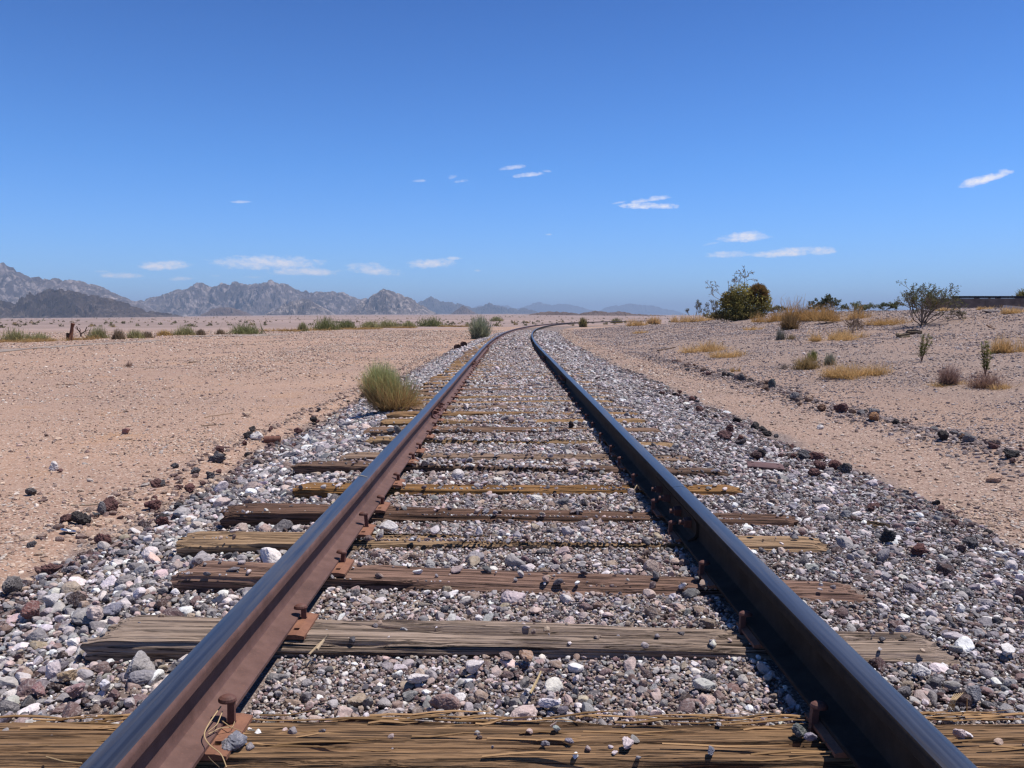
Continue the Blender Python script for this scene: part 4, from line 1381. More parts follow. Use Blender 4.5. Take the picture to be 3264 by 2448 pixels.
def grow(g, p, d, Ln, r, depth_, segs, tips, wig=.25, nch=(2, 3), shrink=.68, up=.1, spread=.6):
    pts = [np.array(p, float)]; dd = np.array(d, float)
    k = 3
    for i in range(k):
        dd = dd + g.normal(0, wig, 3) * .5; dd[2] += up * .3; dd /= np.linalg.norm(dd)
        pts.append(pts[-1] + dd * Ln / k)
    segs.append((np.array(pts), np.linspace(r, r * .68, k + 1)))
    if depth_ == 0:
        tips.append((pts[-1], dd)); tips.append((pts[-2], dd)); return
    for c in range(int(g.integers(nch[0], nch[1] + 1))):
        nd_ = dd + g.normal(0, spread, 3); nd_[2] += up; nd_ /= np.linalg.norm(nd_)
        i = int(g.integers(2, k + 1))
        grow(g, pts[i], nd_, Ln * shrink * g.uniform(.8, 1.2), r * .66, depth_ - 1, segs, tips, wig, nch, shrink, up, spread)


def leaves(b, g, P, size, col, var=.25):
    """small leaf-sized faces at points P"""
    n = len(P)
    a = g.normal(size=(n, 3)); a /= np.linalg.norm(a, axis=1)[:, None]
    c = np.cross(a, g.normal(size=(n, 3))); c /= np.linalg.norm(c, axis=1)[:, None]
    s = (size * g.uniform(.6, 1.4, n))[:, None]
    V = np.stack([P - a * s, P + c * s * .5, P + a * s, P - c * s * .5], 1).reshape(-1, 3)
    Q = np.arange(n * 4).reshape(-1, 4)
    C = np.repeat(np.asarray(col) * np.exp(g.normal(0, var, (n, 1))), 4, 0)
    b.add(V, Q, C)


def shrub(px, py, wpx, hpx, label, seed, leafc, twigc, nst=7, dep=3, nleaf=14, lsz=1.0, group=None, lean=0.0, spreadl=.05, name="shrub", cat="shrub", r0=.011, up=.12, spread=.6, fan=.8):
    """an open desert shrub: forking stems with little leaves at the twig ends"""
    g = np.random.default_rng(3000 + seed)
    p = G(px, py); Z = depth(p); s = Z / F
    W, H = wpx * s, hpx * s
    segs, tips = [], []
    for k in range(nst):
        a = g.uniform(0, 6.28); t = g.uniform(.1, 1) * fan
        d = np.array([math.cos(a) * t + lean, math.sin(a) * t, 1.0]); d /= np.linalg.norm(d)
        grow(g, (g.normal(0, .02 * W), g.normal(0, .02 * W), -.02), d, .34, r0, dep, segs, tips, .3, (2, 3), .7, up, spread)
    allp = np.concatenate([q for q, _ in segs])
    ext = np.array([(np.percentile(allp[:, 0], 98) - np.percentile(allp[:, 0], 2)), (np.percentile(allp[:, 1], 98) - np.percentile(allp[:, 1], 2)), np.percentile(allp[:, 2], 98.5)])
    sc = np.array([W * .92 / ext[0], W * .92 / ext[1], H * .95 / ext[2]])
    bt = MB()
    rmin = .22 * Z / 805
    for q, r in segs:
        v, f = tube(q * sc, np.maximum(r * sc[2], rmin * .8), 4)
        bt.add(v, f, np.array(twigc) * g.uniform(.75, 1.25))
    root = empty(name, p)
    tag(root, label, cat, group)
    link("stems", bt.mesh("stems", M_TWIG), root)
    if nleaf:
        T = np.array([t for t, _ in tips]) * sc
        P = np.repeat(T, nleaf, 0) + g.normal(0, spreadl * H, (len(T) * nleaf, 3))
        bl = MB(); leaves(bl, g, P, .55 * Z / 805 * lsz, leafc)
        link("foliage", bl.mesh("foliage", M_PLANT), root)
    return root


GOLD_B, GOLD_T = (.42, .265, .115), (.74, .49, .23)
GRP_G = "dry golden grass on the right rise"
GRP_L = "bushes along the far edge of the left clearing"
GRP_S = "shrubs and weeds on the right rise"

# the round green bush leaning on the tie ends, left of the track
g = np.random.default_rng(1)
p = G(1262, 1312); Z = depth(p); s = Z / F
root = empty("desert_bush", p); tag(root, "round sage green bush with brown lower half growing at the tie ends", "bush")
b = MB()
n = 8200
lob = g.random(n)
tip = np.empty((n, 3))
A_ = dome(g, n, 150 * s, 100 * s, .35, .0) + np.array([-52 * s, .05, 52 * s])      # upper left lobe
B_ = dome(g, n, 200 * s, 108 * s, .3, .05) + np.array([14 * s, -.04, 6 * s])         # lower right lobe
C_ = dome(g, n, 130 * s, 90 * s, .3, .0) + np.array([-45 * s, 0, 8 * s])
tip = np.where((lob < .48)[:, None], A_, np.where((lob < .78)[:, None], B_, C_))
base = tip * np.array([.42, .42, .22]) + g.normal(0, .02, (n, 3)); base[:, 2] = np.abs(base[:, 2]) * .8
zrel = np.clip(tip[:, 2] / (150 * s), 0, 1)[:, None]
mid = tip - (tip - base) * np.minimum(1, .16 / (np.linalg.norm(tip - base, axis=1)[:, None] + 1e-6))
green = g.random(n) < np.clip(zrel[:, 0] * 1.7 - .45, .05, .97)
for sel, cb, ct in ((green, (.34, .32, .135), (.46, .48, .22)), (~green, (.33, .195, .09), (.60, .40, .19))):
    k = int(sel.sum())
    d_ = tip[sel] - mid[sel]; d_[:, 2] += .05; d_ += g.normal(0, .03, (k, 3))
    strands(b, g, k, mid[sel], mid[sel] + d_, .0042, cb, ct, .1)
strands(b, g, 500, np.stack([g.normal(0, .05, 500), g.normal(0, .05, 500), np.zeros(500)], -1), mid[:500], .005, (.12, .08, .05), (.24, .17, .09), .08)
link("foliage", b.mesh("foliage", M_PLANT), root)
b = MB()
for k in range(16):
    a = g.uniform(0, 6.28); q = np.array([math.cos(a), math.sin(a) * .6, .25 + .5 * g.random()]) * .22
    t = np.linspace(0, 1, 6)[:, None]
    v, f = tube(q * t + np.array([0, 0, .05]) * np.sin(t * 3) + g.normal(0, .006, (6, 3)), np.linspace(.006, .002, 6), 5)
    b.add(v, f, (.30, .22, .13))
link("stems", b.mesh("stems", M_TWIG), root)

# upright pale bush beside the bend
tuft(1530, 1080, 92, 82, 900, (.26, .235, .14), (.345, .375, .255), "upright pale sage bush with stiff stems left of the bending rails", "bush", None, 2, .04, .22, 1.0, "desert_bush", lo=.55, up=.5)
tuft(1858, 1043, 32, 36, 420, (.19, .14, .06), (.27, .235, .09), "small olive bush beside the far rails right of the bend", "bush", None, 3, .05, .3, .9, "desert_bush", up=.6)
tuft(1964, 1030, 40, 20, 300, (.24, .165, .07), (.26, .24, .10), "low olive clump far right of the bend", "bush", None, 4, .05, .4, .9, "desert_bush")

# the line of bushes beyond the left clearing: x, base y, width, height, green?, label
LB = [
    (782, 1065, 96, 44, 0, "broad green bush beside the grey road patch in the left distance"),
    (965, 1056, 30, 34, 1, "narrow olive bush left of the tallest green bush in the left distance"),
    (1038, 1051, 80, 50, 0, "tallest dark green bush in the row beyond the left clearing"),
    (1103, 1048, 50, 36, 0, "dark green bush touching the tallest one on its right"),
    (1180, 1047, 60, 30, 1, "pale olive bush midway along the row beyond the clearing"),
    (1236, 1045, 66, 32, 1, "wide light green bush right of the pale olive one"),
    (1303, 1044, 40, 24, 1, "small olive bush left of the last green bush in the row"),
    (1372, 1041, 76, 38, 0, "last full green bush of the row, left of the upright sage bush"),
    (1582, 1024, 36, 18, 1, "little olive bush right behind the upright sage bush"),
    (48, 1088, 72, 52, 1, "olive bush with dry skirt at the left edge of the photo"),
    (122, 1086, 76, 32, 1, "low spreading olive bush between the edge bush and the stump"),
    (312, 1078, 56, 44, 1, "thin grey green bush just right of the dead branched snag"),
    (378, 1082, 36, 40, 2, "brown twiggy bush right of the grey green bush, left distance"),
    (430, 1078, 48, 32, 1, "olive brown bush in the left distance near the road"),
    (470, 1076, 30, 24, 2, "small brown twiggy bush beside the road in the left distance"),
    (525, 1070, 40, 22, 3, "golden dry clump by the road in the left distance"),
    (590, 1068, 60, 36, 1, "thin olive bush right of the golden clump by the road"),
    (640, 1068, 24, 22, 2, "tiny brown bush left of the broad green bush"),
    (702, 1066, 24, 20, 2, "tiny dark bush touching the broad green bush's left side"),
]
LC = [((.15, .14, .065), (.25, .265, .115)), ((.24, .20, .10), (.36, .34, .165)), ((.20, .14, .09), (.31, .235, .16)), ((.38, .24, .10), (.55, .37, .16))]
for k, (x, y, w_, h_, c, lab) in enumerate(LB):
    tuft(x, y, w_, h_, 700, LC[c][0], LC[c][1], lab, "bush", GRP_L, 20 + k, .07, .5, 1.0, "desert_bush", lo=.2, up=.12)
# dry golden skirts of grass below that line
for k, (x, y, w_, h_, lab) in enumerate([(60, 1090, 130, 18, "dry grass skirt below the olive bush at the left edge"), (170, 1088, 110, 18, "dry grass left of the rusty stump"), (262, 1082, 90, 16, "dry grass at the foot of the dead branched snag"), (880, 1056, 110, 14, "golden grass strip right of the broad green bush"), (1000, 1054, 90, 12, "golden grass at the foot of the tallest green bush"), (1140, 1050, 150, 11, "golden grass strip under the middle of the bush row"), (1440, 1042, 90, 10, "golden grass strip right of the last full green bush"), (1270, 1046, 90, 10, "golden grass strip under the wide light green bush")]):
    tuft(x, y, w_, h_, 420, (.28, .17, .075), (.42, .275, .125), lab, "grass", "dry grass along the far edge of the left clearing", 60 + k, .07, .8, .9, lo=.15)
tuft(412, 1168, 34, 16, 160, (.25, .16, .12), (.36, .25, .19), "small dry reddish twig clump alone on the left sand", "shrub", None, 59, .08, .4, .8, "dry_shrub")

# golden grass and shrubs on the right: x, base y, width, height, n
for k, (x, y, w_, h_, n_, lab) in enumerate([
    (2226, 1122, 120, 42, 620, "large golden grass tuft, first beyond the right ballast"),
    (2318, 1138, 110, 30, 380, "thin golden grass trailing right of the first large tuft"),
    (2650, 1086, 100, 36, 520, "golden grass tuft midway up the right rise"),
    (2718, 1078, 90, 30, 380, "pale gold grass just right of the tuft midway up the rise"),
    (2730, 1200, 160, 50, 720, "flat spreading golden grass in front of the yellow green shrub's right"),
    (2800, 1192, 100, 40, 320, "sparse golden grass at the right end of the flat spreading clump"),
    (3208, 1124, 84, 56, 520, "tan upright grass tuft near the right frame edge"),
    (2830, 1034, 120, 30, 420, "low russet grass left of the tall open shrub"),
    (2230, 1026, 70, 28, 420, "golden grass at the left foot of the big dark bush"),
    (2470, 1026, 90, 34, 520, "russet grass at the right foot of the big dark bush"),
    (2590, 1020, 130, 60, 900, "tall russet grass mass in the middle of the rise's crest"),
    (2690, 1022, 120, 50, 800, "tall russet grass mass at the right end of the crest's clump"),
    (2029, 1040, 60, 24, 360, "low gold grass far off where the rise meets the track"),
    (2091, 1034, 50, 26, 360, "gold grass clump just right of the low far gold grass"),
    (2170, 1028, 46, 26, 320, "gold grass beside the grey sparse shrub on the skyline"),
    (2345, 1185, 26, 14, 120, "tiny straw tuft behind the right rock row"),
    (3150, 986, 40, 12, 160, "low gold grass at the foot of the long concrete wall, middle"),
    (3236, 998, 70, 22, 260, "gold grass at the foot of the long concrete wall, frame edge"),
    (3010, 990, 60, 12, 200, "gold grass at the left foot of the long concrete wall"),
    (2045, 1062, 50, 12, 160, "flat gold grass patch on the near side of the far grass"),
    (2400, 1052, 60, 12, 150, "flat pale gold grass patch in front of the big dark bush"),
    (3190, 1236, 90, 20, 220, "flat ochre grass below the tall green weed at the right"),
    (3030, 1228, 120, 16, 220, "flat ochre grass below the reddish twig bush"),
]):
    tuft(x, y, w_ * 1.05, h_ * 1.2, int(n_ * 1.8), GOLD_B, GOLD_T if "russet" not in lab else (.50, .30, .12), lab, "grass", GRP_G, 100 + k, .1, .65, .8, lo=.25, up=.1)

tuft(2517, 1052, 80, 62, 800, (.15, .10, .055), (.27, .175, .085), "rounded brown dry shrub standing in front of the crest's russet grass", "shrub", GRP_S, 140, .06, .25, .9, "dry_shrub", lo=.4, up=.35)
tuft(2488, 1083, 34, 42, 260, (.17, .15, .12), (.275, .265, .215), "small grey green shrub midway up the rise", "shrub", GRP_S, 141, .06, .4, .9, "dry_shrub", up=.4)
tuft(2524, 1082, 30, 24, 160, (.24, .17, .10), (.34, .26, .15), "little tan shrub touching the small grey green shrub", "shrub", GRP_S, 142, .06, .4, .9, "dry_shrub")
tuft(2572, 1176, 100, 52, 760, (.20, .13, .07), (.38, .27, .12), "yellow brown shrub with a green top behind the right rock row", "shrub", GRP_S, 143, .08, .35, .9, "dry_shrub", lo=.3)
tuft(2590, 1150, 40, 42, 240, (.20, .17, .06), (.27, .28, .10), "green leafy sprig topping the yellow brown shrub", "weed", GRP_S, 144, .06, .3, 1.0, "weed", up=.6)
tuft(2645, 1164, 48, 46, 300, (.21, .13, .08), (.30, .32, .23), "grey green sprig on reddish stems right of the yellow brown shrub", "weed", GRP_S, 145, .06, .3, 1.0, "weed", up=.4)
tuft(2500, 1176, 36, 22, 220, (.24, .19, .16), (.33, .27, .225), "pale grey puff of dead twigs left of the yellow brown shrub", "shrub", GRP_S, 146, .1, .4, .7, "dry_shrub")
tuft(3022, 1226, 98, 76, 900, (.20, .12, .095), (.335, .215, .18), "reddish grey twig bush in front of the green weeds", "shrub", GRP_S, 147, .1, .22, .62, "dry_shrub", lo=.4, up=.35)
tuft(3142, 1234, 150, 64, 620, (.17, .10, .08), (.29, .17, .13), "low spreading reddish twig bush under the tall green weed", "shrub", GRP_S, 148, .1, .25, .62, "dry_shrub", lo=.5)


def weed(px, py, wpx, hpx, label, seed, lean, nst, reach=1.0):
    """upright weed: reddish stems with narrow green leaves in the upper part"""
    g = np.random.default_rng(5200 + seed)
    p = G(px, py); Z = depth(p); s = Z / F
    W, H = wpx * s, hpx * s
    root = empty("weed", p); tag(root, label, "weed", GRP_S)
    bs, bl = MB(), MB()
    for k in range(nst):
        t = np.linspace(0, 1, 7)[:, None]
        top = np.array([g.normal(lean, .22) * W, g.normal(0, .2) * W, H * g.uniform(.6, 1)])
        P = top * t + np.array([g.normal(0, .08) * W, 0, 0]) * np.sin(t * 3)
        v, f = tube(P, np.linspace(.0055, .002, 7), 5); bs.add(v, f, (.20, .10, .075))
        q = P[2:] if reach > .9 else P[4:]
        for w_ in q:
            m_ = 16
            dr = g.normal(size=(m_, 3)); dr[:, 2] = np.abs(dr[:, 2]) + .3; dr /= np.linalg.norm(dr, axis=1)[:, None]
            bb = np.repeat(w_[None], m_, 0) + g.normal(0, .012, (m_, 3))
            strands(bl, g, m_, bb, bb + dr * .12 * H * g.uniform(.5, 1.2, (m_, 1)), .010, (.13, .12, .04), (.22, .25, .07), .05, 2)
    link("stems", bs.mesh("stems", M_TWIG), root)
    link("foliage", bl.mesh("foliage", M_PLANT), root)


weed(2938, 1152, 60, 82, "green weed with forked reddish stems on the right rise", 1, .15, 7)
weed(3140, 1200, 34, 108, "tall narrow bright green weed rising from the low reddish bush", 2, 0, 6)

# open creosote-like shrubs
shrub(2942, 1036, 196, 128, "tall open shrub with thin leafy branches against the sky, right", 1, (.135, .135, .065), (.17, .135, .11), 15, 3, 9, 1.25, GRP_S, 0, .022, r0=.011, fan=1.15, spread=.5)
shrub(2640, 1004, 96, 60, "dark leafy shrub poking above the russet grass on the crest", 2, (.095, .10, .055), (.13, .105, .085), 8, 3, 12, 1.2, GRP_S, 0, .035)
shrub(2732, 1002, 84, 36, "low grey green shrub right of the dark leafy one on the crest", 3, (.16, .175, .10), (.17, .14, .10), 8, 2, 20, 1.2, GRP_S, 0, .06)
shrub(2818, 992, 62, 26, "low dark green shrub alone on the bare skyline", 4, (.115, .13, .065), (.15, .12, .09), 8, 2, 22, 1.1, GRP_S, 0, .08)
shrub(2480, 1000, 60, 24, "grey green shrub half hidden right of the big dark bush", 5, (.17, .165, .10), (.18, .15, .11), 8, 2, 14, 1.1, GRP_S, 0, .07)
shrub(2240, 1016, 150, 58, "sparse grey shrub with drooping leafy twigs left of the big dark bush", 6, (.135, .12, .075), (.15, .12, .10), 10, 3, 5, 1.1, GRP_S, .1, .03, fan=1.4)
shrub(3060, 1016, 52, 28, "small sparse grey shrub in front of the long concrete wall", 7, (.19, .165, .12), (.20, .16, .13), 8, 2, 6, 1.0, GRP_S, 0, .05)
shrub(2715, 1060, 60, 48, "sparse dry shrub below the right end of the russet grass", 8, (.24, .17, .11), (.22, .16, .12), 9, 3, 2, .8, GRP_S, 0, .03)


def big_bush():
    g = np.random.default_rng(77)
    p = G(2356, 1022); Z = depth(p); s = Z / F
    root = empty("big_bush", p); tag(root, "big dark green bush with a brown ball of mistletoe and bare branches", "bush", GRP_S)
    b = MB()
    for (cx, cz, rx, rz, n, col) in ((-16, 42, 52, 46, 2600, (.17, .15, .055)), (30, 48, 64, 46, 2600, (.19, .17, .062)), (-38, 66, 26, 28, 800, (.17, .135, .055)), (5, 84, 42, 34, 1300, (.20, .175, .062)), (76, 58, 26, 44, 1000, (.185, .165, .062)), (-70, 16, 36, 14, 500, (.14, .115, .055)), (8, 18, 74, 20, 2000, (.13, .115, .05))):
        n = int(n * 1.5)
        d = g.normal(size=(n, 3)); d /= np.linalg.norm(d, axis=1)[:, None]
        q = d * (g.random(n) ** .38)[:, None] * np.array([rx, rx * .8, rz]) * s
        q *= (.62 + .78 * fbm(d[:, 0] * 4 + cx, d[:, 2] * 4 + cz, 7, 4))[:, None]
        q += np.array([cx, 0, cz]) * s
        q[:, 2] = np.abs(q[:, 2])
        leaves(b, g, q, .9 * Z / 805, np.array(col) * np.array((1.55, 1.5, 1.3)), .4)
    link("foliage", b.mesh("foliage", M_PLANT), root)
    b = MB(); n = 2400
    d = g.normal(size=(n, 3)); d /= np.linalg.norm(d, axis=1)[:, None]
    c = np.array([56, -8, 82]) * s
    tip = d * np.array([37, 32, 40]) * s * (.8 + .2 * g.random(n))[:, None] + c
    br = g.random(n) < .62
    for sel, cb, ct in ((br, (.15, .078, .035), (.28, .15, .06)), (~br, (.11, .075, .03), (.19, .165, .06))):
        strands(b, g, int(sel.sum()), (c + (tip - c) * .55)[sel], tip[sel], .8 * Z / 805, cb, ct, .12, 2)
    link("mistletoe_ball", b.mesh("mistletoe_ball", M_PLANT), root)
    segs, tips = [], []
    for (x0, z0, dx, dz, ln) in ((-30, 78, -.55, .8, 34), (-10, 92, -.15, 1, 36), (10, 96, .35, 1, 40), (-50, 72, -1, .45, 42), (28, 104, .1, 1, 34), (-4, 88, -.5, 1, 36), (-62, 66, -1, .8, 30)):
        grow(g, np.array([x0, g.normal(0, 8), z0]) * s, np.array([dx, g.normal(0, .2), dz]) / math.hypot(dx, dz), ln * s, .0125 * 1.2, 3, segs, tips, .45, (2, 3), .58, .15, .55)
    b = MB()
    for q, r in segs:
        v, f = tube(q, np.maximum(r, .2 * Z / 805), 4); b.add(v, f, np.array((.235, .195, .165)) * g.uniform(.8, 1.2))
    link("bare_branches", b.mesh("bare_branches", M_TWIG), root)
    b = MB()
    T = np.array([t for t, _ in tips if g.random() < .4])
    leaves(b, g, np.repeat(T, 5, 0) + g.normal(0, .04, (len(T) * 5, 3)), .5 * Z / 805, (.17, .12, .075))
    link("dead_leaves", b.mesh("dead_leaves", M_PLANT), root)


big_bush()


# ------------------------------------------------------------------ long low wall, far right
def far_wall():
    z0 = float(zt(24, 40))
    A = G(2984, 992); D0 = depth(A)
    a = CAM + ray(2976, 990) * (D0 / ray(2976, 990).dot(CROT @ Vector((0, 0, -1))))
    y0 = 42.0
    d1, d2 = ray(2978, 985), ray(3420, 985)
    x1, x2 = CAM.x + d1.x / d1.y * y0, CAM.x + d2.x / d2.y * y0
    ztop = CAM.z + ray(3100, 951).z / ray(3100, 951).y * y0
    zb = min(float(zt(x1, y0)), float(zt(x2, y0))) - .4
    zc = CAM.z + ray(3100, 946).z / ray(3100, 946).y * y0
    mc = mat_plain("stained concrete", (.165, .132, .112), .9, 0, .35, 3.0, .3, .02)
    md = mat_plain("dark rail steel", (.04, .035, .034), .7, 0, .3, 8)
    b = MB()
    b.box(((x1 + x2) / 2, y0 + .2, (ztop + zb) / 2), ((x2 - x1) / 2, .2, (ztop - zb) / 2))
    for k in range(4):
        xx = x1 + (x2 - x1) * (k + .5) / 4
        b.box((xx, y0 - .012, (ztop + zb) / 2 - .03), (.05, .0125, (ztop - zb) / 2 - .05))
    root = empty("concrete_wall", ((x1 + x2) / 2, y0, zb + .4))
    tag(root, "long low weathered concrete wall on the right skyline", "wall")
    o = link("wall_body", b.mesh("wall_body", mc), root); o.location = (-(x1 + x2) / 2, -y0, -zb - .4)
    xg = CAM.x + ray(3186, 940).x / ray(3186, 940).y * y0
    b = MB()
    h = (zc - ztop) / 2 + .012
    for (u, v) in ((x1 + 1.0, xg - .09), (xg + .05, x2)):
        b.box(((u + v) / 2, y0 + .2, ztop + .02 + h), ((v - u) / 2, .12, h))
    for q in np.arange(x1 + 1.2, x2, 1.1): b.box((q, y0 + .2, ztop + .01), (.06, .15, .0125))
    o = link("top_rail", b.mesh("top_rail", md), root); o.location = (-(x1 + x2) / 2, -y0, -zb - .4)
    # bush and small tufts growing behind the wall's top
    for (px, w_, h_, n_, lab, c) in ((3275, 110, 44, 1100, "green dome of a bush rising behind the wall's right end", ((.10, .09, .04), (.20, .175, .06))), (3060, 16, 10, 120, "tiny bush tip peeking over the wall near its left end", ((.14, .10, .05), (.20, .17, .08))), (3154, 18, 12, 140, "tiny bush tip peeking over the wall left of the gap", ((.14, .10, .05), (.22, .16, .07)))):
        d = ray(px, 952); yy = y0 + 1.2
        pt = Vector((CAM.x + d.x / d.y * yy, yy, ztop - .5))
        s = yy / F; g = np.random.default_rng(int(px))
        H = h_ * s + .5
        tip = dome(g, n_, w_ * s, H, .3, .4)
        base = np.zeros((n_, 3)); base[:, :2] = tip[:, :2] * .4; base[:, 2] = -.6
        b = MB(); strands(b, g, n_, tip * np.array([.7, .7, .75]), tip, .045, c[0], c[1], .1, 2)
        strands(b, g, 60, base[:60], tip[:60] * .8, .04, c[0], c[0], .05, 3)
        o = link("desert_bush", b.mesh("desert_bush", M_PLANT), loc=pt); tag(o, lab, "bush", "bushes behind the concrete wall")
    # olive bush against the wall's left end
    g = np.random.default_rng(8); d = ray(2966, 985); yy = y0 - .7
    pt = Vector((CAM.x + d.x / d.y * yy, yy, float(zt(CAM.x + d.x / d.y * yy, yy))))
    s = yy / F; b = MB(); n_ = 1500
    tip = dome(g, n_, 66 * s, 52 * s, .3, .1)
    strands(b, g, n_, tip * .75, tip, .03, (.13, .095, .04), (.215, .16, .07), .1, 2)
    strands(b, g, 60, tip[:60] * np.array([.2, .2, 0]), tip[:60] * .8, .03, (.12, .09, .05), (.13, .1, .05), .05, 3)
    o = link("desert_bush", b.mesh("desert_bush", M_PLANT), loc=pt); tag(o, "round ochre bush hiding the left end of the concrete wall", "bush")
    # broken slab and pipe in front of the wall
    p = G(3160, 996); s = depth(p) / F
    V, Fc = rock_shape(3, np.random.default_rng(4), 16, .03, .02)
    o = link("concrete_slab", mesh("concrete_slab", V * np.array([38, 18, 8]) * s, Fc, M_STONE, np.broadcast_to(np.array((.32, .27, .24)), V.shape)), loc=(p.x, p.y, p.z + 3 * s))
    tag(o, "broken grey slab lying in front of the concrete wall", "slab")
    p = G(3228, 990); s = depth(p) / F
    b = MB(); t = np.linspace(0, 1, 5)
    b.box((0, 0, .05), (30 * s, .06, .035), (.55, .50, .46)); b.box((0, .0, .10), (29 * s, .04, .0125), (.50, .46, .43))
    o = link("plank", b.mesh("plank", M_TWIG), loc=(p.x, p.y, p.z + 4 * s), rot=(0, .09, -.05)); tag(o, "pale plank lying by the concrete wall near the frame edge", "plank")


far_wall()


# ------------------------------------------------------------------ stump, snag, logs, timber, sticks
def log_mesh(name, pts, rad, col, seed, sides=14, jag=.2, mat=None):
    g = np.random.default_rng(seed)
    pts = np.asarray(pts, float)
    k = np.linspace(0, len(pts) - 1, 14)
    P = np.stack([np.interp(k, np.arange(len(pts)), pts[:, q]) for q in range(3)], -1)
    rr = np.interp(k, np.arange(len(pts)), rad)
    V, Q = tube(P, rr, sides)
    V = V.reshape(14, sides, 3); c = P[:, None]
    a = np.arange(sides)
    f = 1 + jag * (vn(np.broadcast_to(k[:, None] * .6, (14, sides)), np.broadcast_to(a[None] * .9, (14, sides)), seed) - .5) * 2
    V = c + (V - c) * f[..., None]
    V = V.reshape(-1, 3)
    n0 = len(V)
    V = np.concatenate([V, P[:1] + (P[:1] - P[1:2]) * -.15, P[-1:] + (P[-1:] - P[-2:-1]) * -.25])
    T = [(j, (j + 1) % sides, n0) for j in range(sides)] + [((13) * sides + (j + 1) % sides, 13 * sides + j, n0 + 1) for j in range(sides)]
    C = np.broadcast_to(np.array(col), V.shape) * np.exp(g.normal(0, .1, (len(V), 1)))
    return mesh(name, V, [Q, np.array(T)], mat or M_WOOD, C, False)


p = G(226, 1085); s = depth(p) / F
root = empty("tree_stump", p); tag(root, "tall rusty brown broken tree stump in the left distance", "tree stump")
link("trunk", log_mesh("trunk", [(-2 * s, 0, -.1), (0, 0, 20 * s), (4 * s, 0, 38 * s), (9 * s, 0, 54 * s)], [9 * s, 6.5 * s, 5.5 * s, 6 * s], (.20, .085, .05), 3, 14, .45), root)
link("side_stub", log_mesh("side_stub", [(-7 * s, -.02, -.1), (-8 * s, -.02, 12 * s), (-9 * s, -.02, 24 * s)], [6 * s, 5 * s, 3.5 * s], (.10, .06, .035), 4, 12, .5), root)
p = G(258, 1073); s = depth(p) / F
b = MB(); g = np.random.default_rng(6)
for pts, r in (([(0, 0, -3), (0, 0, 8), (-3, 1, 15), (-10, 2, 22), (-13, 2, 33)], 2.6), ([(0, 0, 8), (7, 0, 13), (14, 1, 17), (17, 1, 25), (20, 1, 31)], 2.3), ([(-3, 1, 15), (-1, 0, 22), (-5, 2, 27)], 1.5), ([(14, 1, 17), (19, 0, 18), (23, 0, 22)], 1.4), ([(-10, 2, 22), (-16, 3, 25), (-18, 3, 30)], 1.2)):
    q = np.array(pts, float) * s
    v, f = tube(q, np.linspace(r, r * .55, len(q)) * s, 7); b.add(v, f, (.115, .075, .06))
o = link("dead_tree", b.mesh("dead_tree", M_TWIG), loc=p); tag(o, "dark twisted dead snag right beside the rusty stump", "dead tree")

# rotten log pieces on the right rise
p = G(2876, 1076); s = depth(p) / F
o = link("rotten_log", log_mesh("rotten_log", [(-16 * s, 0, 3 * s), (0, .03, 5 * s), (26 * s, .08, 7 * s)], [8 * s, 7 * s, 5 * s], (.20, .155, .10), 8, 14, .5), loc=p); tag(o, "split rotten log with a dark end, left piece on the right rise", "log")
p = G(2914, 1066); s = depth(p) / F
o = link("rotten_log", log_mesh("rotten_log", [(-24 * s, 0, 8 * s), (0, .03, 7 * s), (24 * s, .0, 6 * s)], [5 * s, 8 * s, 5 * s], (.16, .12, .085), 9, 14, .4), loc=p); tag(o, "brown rotten log behind the split one on the right rise", "log")
p = G(3158, 1050); s = depth(p) / F
b = MB()
for pts, r in (([(-14, 0, 14), (-4, 0, 7), (14, 0, 2), (26, 0, 1)], 2.2), ([(-8, 0, 9), (0, 1, 12), (6, 1, 9)], 1.6)):
    q = np.array(pts, float) * s; v, f = tube(q, np.linspace(r, r * .6, len(q)) * s, 6); b.add(v, f, (.22, .14, .10))
o = link("dead_branch", b.mesh("dead_branch", M_TWIG), loc=p); tag(o, "forked dead branch lying high on the right rise", "branch")

# broken piece of timber on the right ballast
pa, pc = GZ(2620, 1636, -.06), GZ(2836, 1672, -.06)
ctr = (pa + pc) / 2; dv = pc - pa
me = tie_mesh(dv.length, .055, 90, 14, 777, (.20, .135, .08), 1.0, .045); me.name = "timber_piece"
o = link("timber_piece", me, loc=(ctr.x, ctr.y, -.055), rot=(.12, -.06, math.atan2(dv.y, dv.x))); tag(o, "broken brown timber piece lying on the right ballast", "timber")


def stick(p1, p2, r, col, label, cat="stick", sag=.01, seed=0, name="stick", grp=None):
    g = np.random.default_rng(seed)
    a, c = G(*p1), G(*p2); o0 = (a + c) / 2
    t = np.linspace(0, 1, 8)[:, None]
    P = np.array(a - o0) * (1 - t) + np.array(c - o0) * t + g.normal(0, sag, (8, 3)) * np.array([1, 1, .2])
    P[:, 2] = [float(zt(q[0] + o0.x, q[1] + o0.y)) - o0.z + r * .7 for q in P]
    v, f = tube(P, np.linspace(r, r * .6, 8), 6)
    b = MB(); b.add(v, f, col)
    tag(link(name, b.mesh(name, M_TWIG), loc=o0), label, cat, grp)


